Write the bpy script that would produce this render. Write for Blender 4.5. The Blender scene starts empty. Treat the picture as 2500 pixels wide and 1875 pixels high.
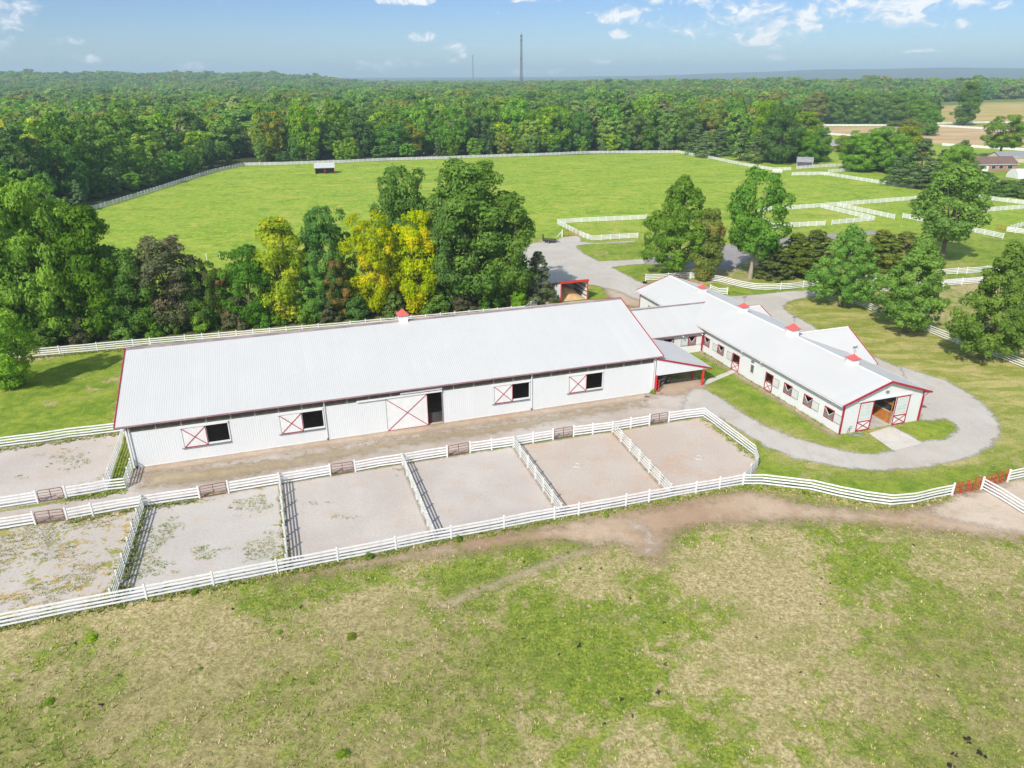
import bpy, math, random
import numpy as np
from mathutils import Matrix, Vector

random.seed(7)
RNG = np.random.default_rng(11)
SC = bpy.context.scene
COL = SC.collection
rad = math.radians

# ------------------------------------------------------------------ camera
H = 37.0                      # flying height above the yard, metres
FPX, PITCH, ROLL, CX, CY = 1733.8, rad(23.3857), rad(-0.186), 1250.0, 937.5   # on a 2500 x 1875 frame
_R = np.array([1.0, 0, 0]); _F = np.array([0, math.cos(PITCH), -math.sin(PITCH)]); _U = np.array([0, math.sin(PITCH), math.cos(PITCH)])
R2 = math.cos(ROLL) * _R + math.sin(ROLL) * _U
U2 = -math.sin(ROLL) * _R + math.cos(ROLL) * _U
CAMP = np.array([0, 0, H])
cam_d = bpy.data.cameras.new('camera')
cam_d.sensor_fit = 'HORIZONTAL'; cam_d.sensor_width = 36.0; cam_d.lens = 36.0 * FPX / 2500.0
cam_d.clip_start = 0.5; cam_d.clip_end = 40000
cam = bpy.data.objects.new('camera', cam_d); COL.objects.link(cam)
m = Matrix.Identity(4)
for i in range(3):
    m[i][0], m[i][1], m[i][2], m[i][3] = R2[i], U2[i], -_F[i], CAMP[i]
cam.matrix_world = m
SC.camera = cam

def G(u, v, z=0.0):
    """ground point seen at (u, v) of the 2500 x 1875 frame"""
    d = _F + R2 * (u - CX) / FPX - U2 * (v - CY) / FPX
    return CAMP + d * ((z - H) / d[2])
def DIR(u, v):
    d = _F + R2 * (u - CX) / FPX - U2 * (v - CY) / FPX
    return d / np.linalg.norm(d)
def hgt(base, v):
    """height of an upright thing standing at ground px base whose top is at row v"""
    b = G(*base); d = DIR(base[0], v)
    return H + d[2] * (b[1] / d[1])
def pxm(base):
    """frame pixels per metre at that ground point"""
    return FPX / float((G(*base) - CAMP) @ _F)

# ------------------------------------------------------------------ light
SUN_AZ, SUN_EL = rad(210.0), rad(40.0)       # sun behind the camera, a little to the left
SUN_STRENGTH, SKY_STRENGTH, EXPOSURE = 3.35, 0.15, 0.70
sd_ = bpy.data.lights.new('sun', 'SUN'); sd_.energy = SUN_STRENGTH; sd_.angle = rad(0.9); sd_.color = (1.0, 0.945, 0.855)
sun = bpy.data.objects.new('sun', sd_); COL.objects.link(sun)
S_DIR = Vector((math.sin(SUN_AZ) * math.cos(SUN_EL), math.cos(SUN_AZ) * math.cos(SUN_EL), math.sin(SUN_EL)))
sun.rotation_euler = (-S_DIR).to_track_quat('-Z', 'Y').to_euler()
sun.location = (-60, -60, 120)
vs = SC.view_settings
vs.view_transform = 'Standard'; vs.look = 'None'; vs.gamma = 1.0; vs.use_curve_mapping = False; vs.exposure = EXPOSURE
SC.cycles.max_bounces = 6; SC.cycles.diffuse_bounces = 4; SC.cycles.glossy_bounces = 2; SC.cycles.transmission_bounces = 3
SC.cycles.transparent_max_bounces = 12; SC.cycles.volume_bounces = 0
SC.cycles.use_denoising = True
SC.cycles.use_adaptive_sampling = True; SC.cycles.adaptive_threshold = 0.02

# ------------------------------------------------------------------ node helper
class NT:
    def __init__(self, tree):
        self.t = tree; self.n = tree.nodes; self.l = tree.links
    def node(self, typ, **kw):
        nd = self.n.new(typ)
        for k, v in kw.items(): setattr(nd, k, v)
        return nd
    def put(self, sock, v):
        if hasattr(v, 'is_output'): self.l.new(v, sock)
        elif v is not None:
            if isinstance(v, (tuple, list)) and sock.type == 'RGBA' and len(v) == 3: v = (*v, 1.0)
            sock.default_value = v
    def math(self, op, a, b=None, c=None, clamp=False):
        nd = self.node('ShaderNodeMath', operation=op, use_clamp=clamp)
        for s, v in zip(nd.inputs, (a, b, c)):
            if v is not None: self.put(s, v)
        return nd.outputs[0]
    def add(self, a, b): return self.math('ADD', a, b)
    def mul(self, a, b): return self.math('MULTIPLY', a, b)
    def noise(self, vec, scale, detail=4.0, rough=0.55, dist=0.0):
        nd = self.node('ShaderNodeTexNoise')
        self.put(nd.inputs['Vector'], vec)
        nd.inputs['Scale'].default_value = scale; nd.inputs['Detail'].default_value = detail
        nd.inputs['Roughness'].default_value = rough; nd.inputs['Distortion'].default_value = dist
        return nd.outputs[0]
    def voro(self, vec, scale, feat='F1'):
        nd = self.node('ShaderNodeTexVoronoi', feature=feat); self.put(nd.inputs['Vector'], vec); nd.inputs['Scale'].default_value = scale
        return nd.outputs[0]
    def step(self, x, lo, hi, a=0.0, b=1.0):
        nd = self.node('ShaderNodeMapRange', interpolation_type='SMOOTHSTEP')
        self.put(nd.inputs[0], x); self.put(nd.inputs[1], lo); self.put(nd.inputs[2], hi)
        nd.inputs[3].default_value = a; nd.inputs[4].default_value = b
        return nd.outputs[0]
    def mix(self, f, a, b, blend='MIX'):
        nd = self.node('ShaderNodeMix', data_type='RGBA', blend_type=blend)
        self.put(nd.inputs[0], f); self.put(nd.inputs[6], a); self.put(nd.inputs[7], b)
        return nd.outputs[2]
    def ramp(self, f, stops):
        nd = self.node('ShaderNodeValToRGB'); self.put(nd.inputs[0], f)
        el = nd.color_ramp.elements
        while len(el) < len(stops): el.new(0.5)
        for e, (p, c) in zip(el, stops): e.position = p; e.color = (*c, 1.0)
        return nd.outputs[0]
    def attr(self, name):
        return self.node('ShaderNodeAttribute', attribute_name=name).outputs['Fac']
    def pos(self, obj=False):
        if obj: return self.node('ShaderNodeTexCoord').outputs['Object']
        return self.node('ShaderNodeNewGeometry').outputs['Position']
    def mapv(self, vec, scale=(1, 1, 1), rot=(0, 0, 0)):
        nd = self.node('ShaderNodeMapping'); self.put(nd.inputs[0], vec)
        nd.inputs['Scale'].default_value = scale; nd.inputs['Rotation'].default_value = rot
        return nd.outputs[0]
    def bump(self, h, strength=0.5, dist=0.05):
        nd = self.node('ShaderNodeBump'); nd.inputs['Strength'].default_value = strength; nd.inputs['Distance'].default_value = dist
        self.put(nd.inputs['Height'], h)
        return nd.outputs[0]

def new_mat(name):
    mt = bpy.data.materials.new(name); mt.use_nodes = True
    nt = NT(mt.node_tree); nt.n.clear()
    out = nt.node('ShaderNodeOutputMaterial')
    return mt, nt, out
def principled(nt, out, col, rough=0.7, metal=0.0, normal=None, spec=0.3, link=True):
    b = nt.node('ShaderNodeBsdfPrincipled')
    nt.put(b.inputs['Base Color'], col); nt.put(b.inputs['Roughness'], rough); b.inputs['Metallic'].default_value = metal
    b.inputs['Specular IOR Level'].default_value = spec
    if normal is not None: nt.put(b.inputs['Normal'], normal)
    if link: nt.l.new(b.outputs[0], out.inputs['Surface'])
    return b

# ------------------------------------------------------------------ sky
world = bpy.data.worlds.new('World'); SC.world = world; world.use_nodes = True
wt = NT(world.node_tree); wt.n.clear()
sky = wt.node('ShaderNodeTexSky', sky_type='NISHITA')
sky.sun_disc = False; sky.sun_elevation = SUN_EL; sky.sun_rotation = SUN_AZ
sky.altitude = 0; sky.air_density = 1.0; sky.dust_density = 0.6; sky.ozone_density = 2.0
wdir = wt.node('ShaderNodeTexCoord').outputs['Generated']
sx = wt.node('ShaderNodeSeparateXYZ'); wt.l.new(wdir, sx.inputs[0])
low = wt.mix(wt.step(sx.outputs[2], 0.0, 0.10), (0.365, 0.465, 0.60), (0.275, 0.357, 0.53))      # sky colour multiplied down to a deeper, bluer band above the horizon
tint = wt.mix(1.0, sky.outputs[0], wt.mix(wt.step(sx.outputs[2], 0.10, 0.45), low, (1.12, 0.98, 0.78)), 'MULTIPLY')
bg = wt.node('ShaderNodeBackground'); bg.inputs['Strength'].default_value = SKY_STRENGTH
wt.l.new(tint, bg.inputs['Color'])
wo = wt.node('ShaderNodeOutputWorld'); wt.l.new(bg.outputs[0], wo.inputs['Surface'])

# ------------------------------------------------------------------ mesh helpers
def tag(o, label=None, cat=None, group=None, kind=None):
    if label: o['label'] = label
    if cat: o['category'] = cat
    if group: o['group'] = group
    if kind: o['kind'] = kind
    return o
def link(o, parent=None):
    COL.objects.link(o)
    if parent is not None: o.parent = parent
    return o
def empty(name, loc=(0, 0, 0), rz=0.0, scale=None):
    o = bpy.data.objects.new(name, None); o.empty_display_size = 0.3
    o.location = loc; o.rotation_euler = (0, 0, rz)
    if scale: o.scale = scale
    COL.objects.link(o)
    return o
def mesh_np(name, verts, faces, mats=(), smooth=False, attrs=None):
    """faces: (n,3) or (n,4) array, or a list of tuples"""
    me = bpy.data.meshes.new(name)
    verts = np.asarray(verts, np.float32)
    if isinstance(faces, np.ndarray):
        nf, k = faces.shape
        me.vertices.add(len(verts)); me.vertices.foreach_set('co', verts.ravel())
        me.loops.add(nf * k); me.loops.foreach_set('vertex_index', faces.astype(np.int32).ravel())
        me.polygons.add(nf); me.polygons.foreach_set('loop_start', np.arange(0, nf * k, k, dtype=np.int32))
        me.polygons.foreach_set('loop_total', np.full(nf, k, np.int32))
        me.update(calc_edges=True)
    else:
        me.from_pydata(verts.tolist(), [], faces); me.update()
    if attrs:
        for an, (dom, arr) in attrs.items():
            a = me.attributes.new(an, 'FLOAT', dom); a.data.foreach_set('value', np.asarray(arr, np.float32))
    for mt in (mats if isinstance(mats, (list, tuple)) else [mats]): me.materials.append(mt)
    if smooth: me.polygons.foreach_set('use_smooth', np.ones(len(me.polygons), bool))
    return me
class MB:
    """collects boxes, beams and tubes in one mesh"""
    def __init__(self): self.v = []; self.f = []
    def hexa(self, pts):
        b = len(self.v); self.v += [tuple(p) for p in pts]
        self.f += [(b, b+3, b+2, b+1), (b+4, b+5, b+6, b+7), (b, b+1, b+5, b+4), (b+1, b+2, b+6, b+5), (b+2, b+3, b+7, b+6), (b+3, b, b+4, b+7)]
        return self
    def box(self, x0, x1, y0, y1, z0, z1):
        return self.hexa([(x0,y0,z0),(x1,y0,z0),(x1,y1,z0),(x0,y1,z0),(x0,y0,z1),(x1,y0,z1),(x1,y1,z1),(x0,y1,z1)])
    def beam(self, p, q, w, h, up=(0, 0, 1)):
        p = Vector(p); q = Vector(q); d = (q - p).normalized(); up = Vector(up)
        s = d.cross(up)
        if s.length < 1e-5: s = d.cross(Vector((1, 0, 0)))
        s.normalize(); t = s.cross(d)
        a = s * (w / 2); c = t * (h / 2)
        return self.hexa([p-a-c, p+a-c, q+a-c, q-a-c, p-a+c, p+a+c, q+a+c, q-a+c])
    def tube(self, pts, rads, n=6, caps=True):
        pts = [Vector(p) for p in pts]; b = len(self.v)
        if not isinstance(rads, (list, tuple)): rads = [rads] * len(pts)
        for i, p in enumerate(pts):
            d = (pts[min(i+1, len(pts)-1)] - pts[max(i-1, 0)]).normalized()
            s = d.cross(Vector((0, 0, 1)))
            if s.length < 1e-3: s = Vector((1, 0, 0))
            s.normalize(); t = s.cross(d)
            for k in range(n):
                an = 2 * math.pi * k / n
                self.v.append(tuple(p + (s * math.cos(an) + t * math.sin(an)) * rads[i]))
        for i in range(len(pts) - 1):
            for k in range(n):
                k2 = (k + 1) % n
                self.f.append((b+i*n+k, b+i*n+k2, b+(i+1)*n+k2, b+(i+1)*n+k))
        if caps:
            self.f.append(tuple(b + k for k in range(n))[::-1]); self.f.append(tuple(b + (len(pts)-1)*n + k for k in range(n)))
        return self
    def poly(self, pts):
        b = len(self.v); self.v += [tuple(p) for p in pts]; self.f.append(tuple(range(b, b + len(pts)))); return self
    def prism(self, pts, off):
        off = Vector(off); n = len(pts); b = len(self.v)
        self.v += [tuple(Vector(p)) for p in pts] + [tuple(Vector(p) + off) for p in pts]
        self.f.append(tuple(range(b, b+n))[::-1]); self.f.append(tuple(range(b+n, b+2*n)))
        for i in range(n): j = (i+1) % n; self.f.append((b+i, b+j, b+n+j, b+n+i))
        return self
    def mesh(self, name, mat, smooth=False): return mesh_np(name, self.v, self.f, mat, smooth)
    def build(self, name, mat, parent=None, smooth=False):
        o = bpy.data.objects.new(name, self.mesh(name, mat, smooth)); return link(o, parent)
def box(name, mat, parent, x0, x1, y0, y1, z0, z1): return MB().box(x0, x1, y0, y1, z0, z1).build(name, mat, parent)
def place(me, name, parent, o, ex, ey, ez):
    ob = bpy.data.objects.new(name, me); link(ob, parent)
    ob.matrix_local = Matrix(((ex[0], ey[0], ez[0], o[0]), (ex[1], ey[1], ez[1], o[1]), (ex[2], ey[2], ez[2], o[2]), (0, 0, 0, 1)))
    return ob
def sdf(poly, P):
    """signed distance to a polygon, positive inside"""
    P = np.asarray(P)[:, :2]; poly = np.asarray(poly)[:, :2]
    d = np.full(len(P), 1e18); ins = np.zeros(len(P), bool)
    for i in range(len(poly)):
        a = poly[i]; b = poly[(i+1) % len(poly)]; ab = b - a
        t = np.clip(((P - a) @ ab) / max(ab @ ab, 1e-12), 0, 1)
        d = np.minimum(d, ((P - a - t[:, None] * ab) ** 2).sum(1))
        c = ((a[1] > P[:, 1]) != (b[1] > P[:, 1]))
        with np.errstate(divide='ignore', invalid='ignore'):
            xx = a[0] + (P[:, 1] - a[1]) * ab[0] / ab[1]
        ins ^= c & (P[:, 0] < xx)
    d = np.sqrt(d)
    return np.where(ins, d, -d)
def gp(pts): return np.array([G(u, v)[:2] for u, v in pts])
CLOUDS = [  # centre px, half width px, half height px
    (1830, 70, 105, 34), (1905, 45, 95, 26), (1975, 38, 62, 18), (1875, 92, 62, 26), (1790, 78, 32, 12), (1900, 115, 24, 11), (1985, 70, 24, 11),
    (2175, 22, 75, 30), (2260, 5, 95, 24), (2120, 48, 40, 14), (2215, 52, 40, 13), (2300, 58, 44, 9), (2080, 5, 60, 16),
    (1855, 6, 42, 12), (1855, 31, 30, 8), (1700, 8, 50, 14), (1640, 4, 40, 8), (1490, 36, 30, 18), (1548, 24, 36, 14), (1582, 56, 30, 18), (1516, 86, 22, 8),
    (1465, 158, 24, 14), (1345, 172, 44, 12), (1258, 176, 30, 7), (905, 162, 26, 12), (975, 168, 48, 14), (1025, 90, 26, 10), (1000, 2, 62, 8), (1300, 0, 40, 5),
    (1110, 118, 18, 8), (1106, 152, 14, 7), (1128, 132, 8, 10), (5, 70, 34, 42), (14, 10, 44, 18), (135, 98, 34, 12), (200, 146, 30, 9), (462, 168, 34, 12), (1895, 140, 28, 7), (2245, 126, 26, 3)]
def vnoise(x, y, seed):
    """smooth value noise on arrays"""
    xi = np.floor(x).astype(int); yi = np.floor(y).astype(int); fx = x - xi; fy = y - yi
    fx = fx * fx * (3 - 2 * fx); fy = fy * fy * (3 - 2 * fy)
    def h(a, b):
        v = np.sin(a * 127.1 + b * 311.7 + seed * 74.7) * 43758.5453
        return v - np.floor(v)
    return (h(xi, yi) * (1 - fx) + h(xi + 1, yi) * fx) * (1 - fy) + (h(xi, yi + 1) * (1 - fx) + h(xi + 1, yi + 1) * fx) * fy
def fbm(x, y, seed, octs=6, gain=0.55):
    s = 0.0; a = 1.0; t = 0.0
    for k in range(octs): s = s + a * vnoise(x * 2 ** k + 13.7 * k, y * 2 ** k - 7.1 * k, seed + k); t += a; a *= gain
    return s / t
def sky_dome():
    """band of fair-weather cloud far beyond the haze, clear air left see-through"""
    azs = np.radians(np.concatenate([np.arange(-180, -40, 0.8), np.arange(-40, 40, 0.055), np.arange(40, 180.01, 0.8)]))
    els = np.radians(np.concatenate([np.arange(-0.3, 6.5, 0.055), np.arange(6.5, 32.1, 0.6)]))
    AZ, EL = np.meshgrid(azs, els)
    acc = np.full(AZ.shape, -1.4)
    for (u, v, hw, hh) in CLOUDS:
        d = DIR(u, v); a0 = math.atan2(d[0], d[1]); e0 = math.asin(d[2])
        ev = (EL - e0) * FPX / (hh * 1.25)
        acc = np.maximum(acc, 1.0 - ((AZ - a0) * FPX / (hw * 1.2)) ** 2 - np.where(ev < 0, ev * 1.35, ev) ** 2)
    wx = fbm(AZ * 30, EL * 50, 3, 3) - 0.5; wy = fbm(AZ * 30 + 9, EL * 50, 5, 3) - 0.5
    n1 = fbm(AZ * 62 + wx * 2.4, EL * 96 + wy * 2.4, 1, 6, 0.62); n2 = fbm(AZ * 14, EL * 26, 9, 3)
    dens = acc * 0.75 + (n1 - 0.5) * 4.2 + (n2 - 0.5) * 1.0 - 0.12
    far = fbm(np.sin(AZ) / np.maximum(np.tan(EL), 0.06) * 0.9, np.cos(AZ) / np.maximum(np.tan(EL), 0.06) * 0.9, 21, 6)
    far = (far - 0.60) * 9 * np.clip((EL - 0.11) / 0.06, 0, 1)
    dens = np.maximum(dens, np.where(EL > 0.11, far, -2))
    t = np.clip((dens + 0.22) / 1.45, 0, 1); cover = t * t * (3 - 2 * t)
    shade = np.clip((dens - 0.1) * 0.45 + (n1 - 0.5) * 1.5 + 0.30, 0, 1)
    shade = np.where((AZ < -0.5) & (EL < 0.2), shade * 0.35, shade)
    Rd = 20000.0
    V = np.stack([np.sin(AZ) * np.cos(EL), np.cos(AZ) * np.cos(EL), np.sin(EL)], -1).reshape(-1, 3) * Rd + CAMP
    nx = len(azs); k = (np.arange(len(els) - 1)[:, None] * nx + np.arange(nx - 1)[None, :]).ravel()
    F_ = np.stack([k, k + nx, k + nx + 1, k + 1], 1)
    mt, nt, out = new_mat('cloud_layer')
    em = nt.node('ShaderNodeEmission'); nt.put(em.inputs[0], nt.mix(nt.attr('shade'), (0.48, 0.53, 0.60), (0.70, 0.70, 0.70))); em.inputs[1].default_value = 1.0
    tp = nt.node('ShaderNodeBsdfTransparent'); mx = nt.node('ShaderNodeMixShader')
    nt.put(mx.inputs[0], nt.mul(nt.attr('cover'), 0.92)); nt.l.new(tp.outputs[0], mx.inputs[1]); nt.l.new(em.outputs[0], mx.inputs[2]); nt.l.new(mx.outputs[0], out.inputs['Surface'])
    mt.cycles.emission_sampling = 'NONE'
    o = link(bpy.data.objects.new('sky', mesh_np('sky', V, F_, mt, False, {'cover': ('POINT', cover.ravel()), 'shade': ('POINT', shade.ravel())})))
    tag(o, kind='structure')
sky_dome()

# ------------------------------------------------------------------ materials
def simple(name, col, rough=0.6, metal=0.0, var=0.12, scale=1.2, spec=0.3, dirt=None, bump=0.0):
    mt, nt, out = new_mat(name)
    p = nt.pos(True)
    n = nt.noise(p, scale, 5, 0.6)
    lo = tuple(c * (1 - var) for c in col); hi = tuple(min(1, c * (1 + var)) for c in col)
    c = nt.mix(nt.step(n, 0.3, 0.7), lo, hi)
    if dirt:
        n2 = nt.noise(p, scale * 2.7, 6, 0.65)
        c = nt.mix(nt.step(n2, 0.52, 0.78, 0, 0.75), c, dirt)
    nm = nt.bump(nt.noise(p, scale * 8, 4), bump, 0.02) if bump else None
    principled(nt, out, c, rough, metal, nm, spec)
    return mt
def metal_sheet(name, col, rough, streak, dirt):
    """painted ribbed steel: colour drifts from sheet to sheet, faint run-off streaks"""
    mt, nt, out = new_mat(name)
    inf = nt.node('ShaderNodeObjectInfo')
    p = nt.pos()
    n = nt.noise(nt.mapv(p, (0.35, 0.35, 0.35)), 0.5, 4)
    c = nt.mix(inf.outputs['Random'], tuple(x * 0.965 for x in col), col)
    c = nt.mix(nt.step(n, 0.35, 0.7, 0, 1), c, tuple(x * 0.95 for x in col))
    st = nt.noise(nt.mapv(nt.pos(True), streak), 1.0, 5, 0.65)
    c = nt.mix(nt.step(st, 0.5, 0.8, 0, 0.30), c, dirt)
    principled(nt, out, c, rough, 0.0, None, 0.35)
    return mt
M = {}
M['roof'] = metal_sheet('roof_steel', (0.535, 0.535, 0.53), 0.42, (2.2, 0.5, 1.0), (0.45, 0.455, 0.45))
M['wall'] = metal_sheet('wall_steel', (0.655, 0.672, 0.685), 0.45, (2.5, 0.8, 1.0), (0.57, 0.565, 0.55))
M['white'] = simple('white_paint', (0.68, 0.685, 0.685), 0.5, var=0.05)
M['shutter'] = simple('shutter_panel', (0.56, 0.57, 0.565), 0.5, var=0.06)
M['vinyl'] = simple('fence_white', (0.74, 0.745, 0.755), 0.45, var=0.05, dirt=(0.56, 0.565, 0.54))
M['oldfence'] = simple('weathered_board', (0.60, 0.61, 0.58), 0.7, var=0.14, scale=2.0, dirt=(0.46, 0.48, 0.41))
M['red'] = simple('red_trim', (0.36, 0.020, 0.045), 0.45, var=0.10)
M['red_roof'] = simple('red_cupola', (0.60, 0.115, 0.105), 0.45, var=0.08)
M['red_bright'] = simple('red_steel', (0.60, 0.035, 0.03), 0.42, var=0.08)
M['gate'] = simple('gate_brown_red', (0.20, 0.075, 0.06), 0.55, var=0.2)
M['gate_red'] = simple('gate_red', (0.46, 0.03, 0.03), 0.5, var=0.15)
M['ridge'] = simple('ridge_cap', (0.26, 0.20, 0.20), 0.6, var=0.25, scale=0.6)
M['dark'] = simple('dark_interior', (0.06, 0.055, 0.05), 0.9, var=0.2)
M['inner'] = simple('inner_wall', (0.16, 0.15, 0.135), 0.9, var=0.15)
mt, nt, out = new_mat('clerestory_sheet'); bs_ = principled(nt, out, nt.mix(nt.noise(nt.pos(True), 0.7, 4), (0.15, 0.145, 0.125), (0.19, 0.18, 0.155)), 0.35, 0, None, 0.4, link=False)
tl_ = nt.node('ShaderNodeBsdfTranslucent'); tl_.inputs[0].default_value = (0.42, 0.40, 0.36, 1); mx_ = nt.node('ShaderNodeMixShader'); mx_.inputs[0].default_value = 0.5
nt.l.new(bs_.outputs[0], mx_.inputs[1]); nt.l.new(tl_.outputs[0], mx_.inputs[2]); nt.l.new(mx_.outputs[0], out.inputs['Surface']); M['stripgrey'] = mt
M['batten'] = simple('batten', (0.36, 0.34, 0.28), 0.7, var=0.2)
M['soffit'] = simple('soffit', (0.45, 0.43, 0.40), 0.8)
M['steel'] = simple('grey_steel', (0.30, 0.31, 0.32), 0.4, metal=0.6, var=0.15)
M['black'] = simple('black_paint', (0.022, 0.022, 0.024), 0.5, var=0.3)
M['rubber'] = simple('rubber', (0.02, 0.02, 0.02), 0.85, var=0.2)
M['wood'] = simple('varnished_wood', (0.42, 0.17, 0.045), 0.45, var=0.25, scale=3.0)
M['lumber'] = simple('pale_lumber', (0.55, 0.48, 0.38), 0.75, var=0.15, scale=2.5)
M['wood_old'] = simple('old_board', (0.28, 0.19, 0.12), 0.8, var=0.25, scale=2.5)
M['sawdust'] = simple('sawdust', (0.55, 0.36, 0.19), 0.95, var=0.15, scale=1.0, bump=0.6)
M['brick'] = simple('house_brick', (0.34, 0.20, 0.15), 0.85, var=0.2, scale=4.0)
M['roof_brown'] = simple('brown_shingle', (0.17, 0.11, 0.095), 0.9, var=0.2, scale=2.0)
M['roof_grey'] = simple('grey_shingle', (0.24, 0.245, 0.26), 0.9, var=0.2, scale=2.0)
M['purple'] = simple('dark_shed_board', (0.10, 0.075, 0.12), 0.8, var=0.2)
M['glass'] = simple('dark_glass', (0.03, 0.035, 0.04), 0.12, var=0.1, spec=0.6)
M['pane'] = simple('frosted_pane', (0.50, 0.56, 0.54), 0.25, var=0.08, scale=2.0, spec=0.5)
M['tarp'] = simple('pale_plastic', (0.68, 0.70, 0.72), 0.45, var=0.06)
M['tower'] = simple('tower_steel', (0.16, 0.17, 0.19), 0.5, metal=0.4, var=0.1)
M['bark'] = simple('bark', (0.16, 0.125, 0.095), 0.95, var=0.3, scale=3.0, bump=0.7)
M['bark_pale'] = simple('bark_pale', (0.34, 0.29, 0.22), 0.95, var=0.25, scale=3.0, bump=0.7)
M['dung'] = simple('dung', (0.03, 0.026, 0.02), 0.95, var=0.3, scale=8, bump=0.5)
M['hose'] = simple('hose', (0.20, 0.26, 0.24), 0.5)

def leaf_mat(name, dark, light, accent=None, acc_amt=0.0, transl=0.42, rv=1.0):
    """leaves: two greens by clump and leaf, a shift from tree to tree, some light through the blade"""
    mt, nt, out = new_mat(name)
    t = nt.attr('tint'); lb = nt.attr('lobe')
    rnd = nt.node('ShaderNodeObjectInfo').outputs['Random']
    f = nt.math('ADD', nt.mul(t, 0.55), nt.mul(lb, 0.45), clamp=True)
    c = nt.mix(f, dark, light)
    if accent:
        c = nt.mix(nt.mul(nt.step(lb, 1.0 - acc_amt, 1.0 - acc_amt + 0.22), nt.step(t, 0.1, 0.7, 0.35, 1.0)), c, accent)
    hs = nt.node('ShaderNodeHueSaturation')
    nt.put(hs.inputs['Hue'], nt.add(0.488, nt.mul(rnd, 0.024))); nt.put(hs.inputs['Saturation'], nt.add(0.88, nt.mul(nt.math('FRACT', nt.mul(rnd, 7.3)), 0.2)))
    nt.put(hs.inputs['Value'], nt.add(1.01 - 0.27 * rv, nt.mul(nt.math('FRACT', nt.mul(rnd, 3.7)), 0.54 * rv))); nt.put(hs.inputs['Color'], c)
    d = principled(nt, out, hs.outputs[0], 0.6, 0, None, 0.10, link=False)
    tr = nt.node('ShaderNodeBsdfTranslucent'); nt.put(tr.inputs[0], nt.mix(1.0, hs.outputs[0], (1.25, 1.2, 0.6), 'MULTIPLY'))
    mx = nt.node('ShaderNodeMixShader'); mx.inputs[0].default_value = transl
    nt.l.new(d.outputs[0], mx.inputs[1]); nt.l.new(tr.outputs[0], mx.inputs[2]); nt.l.new(mx.outputs[0], out.inputs['Surface'])
    return mt
L = {}
L['green'] = leaf_mat('leaf_green', (0.092, 0.210, 0.024), (0.265, 0.450, 0.055), (0.38, 0.45, 0.065), 0.07)
L['deep'] = leaf_mat('leaf_deep', (0.068, 0.165, 0.026), (0.185, 0.350, 0.055))
L['bright'] = leaf_mat('leaf_bright', (0.125, 0.255, 0.022), (0.34, 0.51, 0.045), (0.50, 0.48, 0.05), 0.16)
L['lime'] = leaf_mat('leaf_lime', (0.23, 0.35, 0.010), (0.60, 0.66, 0.018), (0.70, 0.58, 0.03), 0.25, rv=0.2)
L['gold'] = leaf_mat('leaf_gold', (0.22, 0.32, 0.015), (0.56, 0.58, 0.03), (0.74, 0.60, 0.05), 0.28, rv=0.2)
L['mixed'] = leaf_mat('leaf_mixed', (0.14, 0.22, 0.024), (0.34, 0.41, 0.045), (0.50, 0.28, 0.055), 0.18, rv=0.3)
L['rust'] = leaf_mat('leaf_rust', (0.10, 0.17, 0.035), (0.26, 0.30, 0.07), (0.60, 0.26, 0.10), 0.34)
L['brown'] = leaf_mat('leaf_brown', (0.085, 0.115, 0.045), (0.22, 0.235, 0.105), (0.27, 0.20, 0.12), 0.25)
L['olive'] = leaf_mat('leaf_olive', (0.095, 0.140, 0.028), (0.26, 0.31, 0.065), (0.30, 0.25, 0.08), 0.18)
L['pine'] = leaf_mat('leaf_pine', (0.095, 0.175, 0.060), (0.25, 0.375, 0.125))
L['pale'] = leaf_mat('leaf_pale', (0.16, 0.24, 0.07), (0.38, 0.46, 0.15), (0.46, 0.42, 0.14), 0.15)
L['cedar'] = leaf_mat('leaf_cedar', (0.11, 0.16, 0.07), (0.30, 0.36, 0.17), (0.40, 0.37, 0.22), 0.2)

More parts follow.
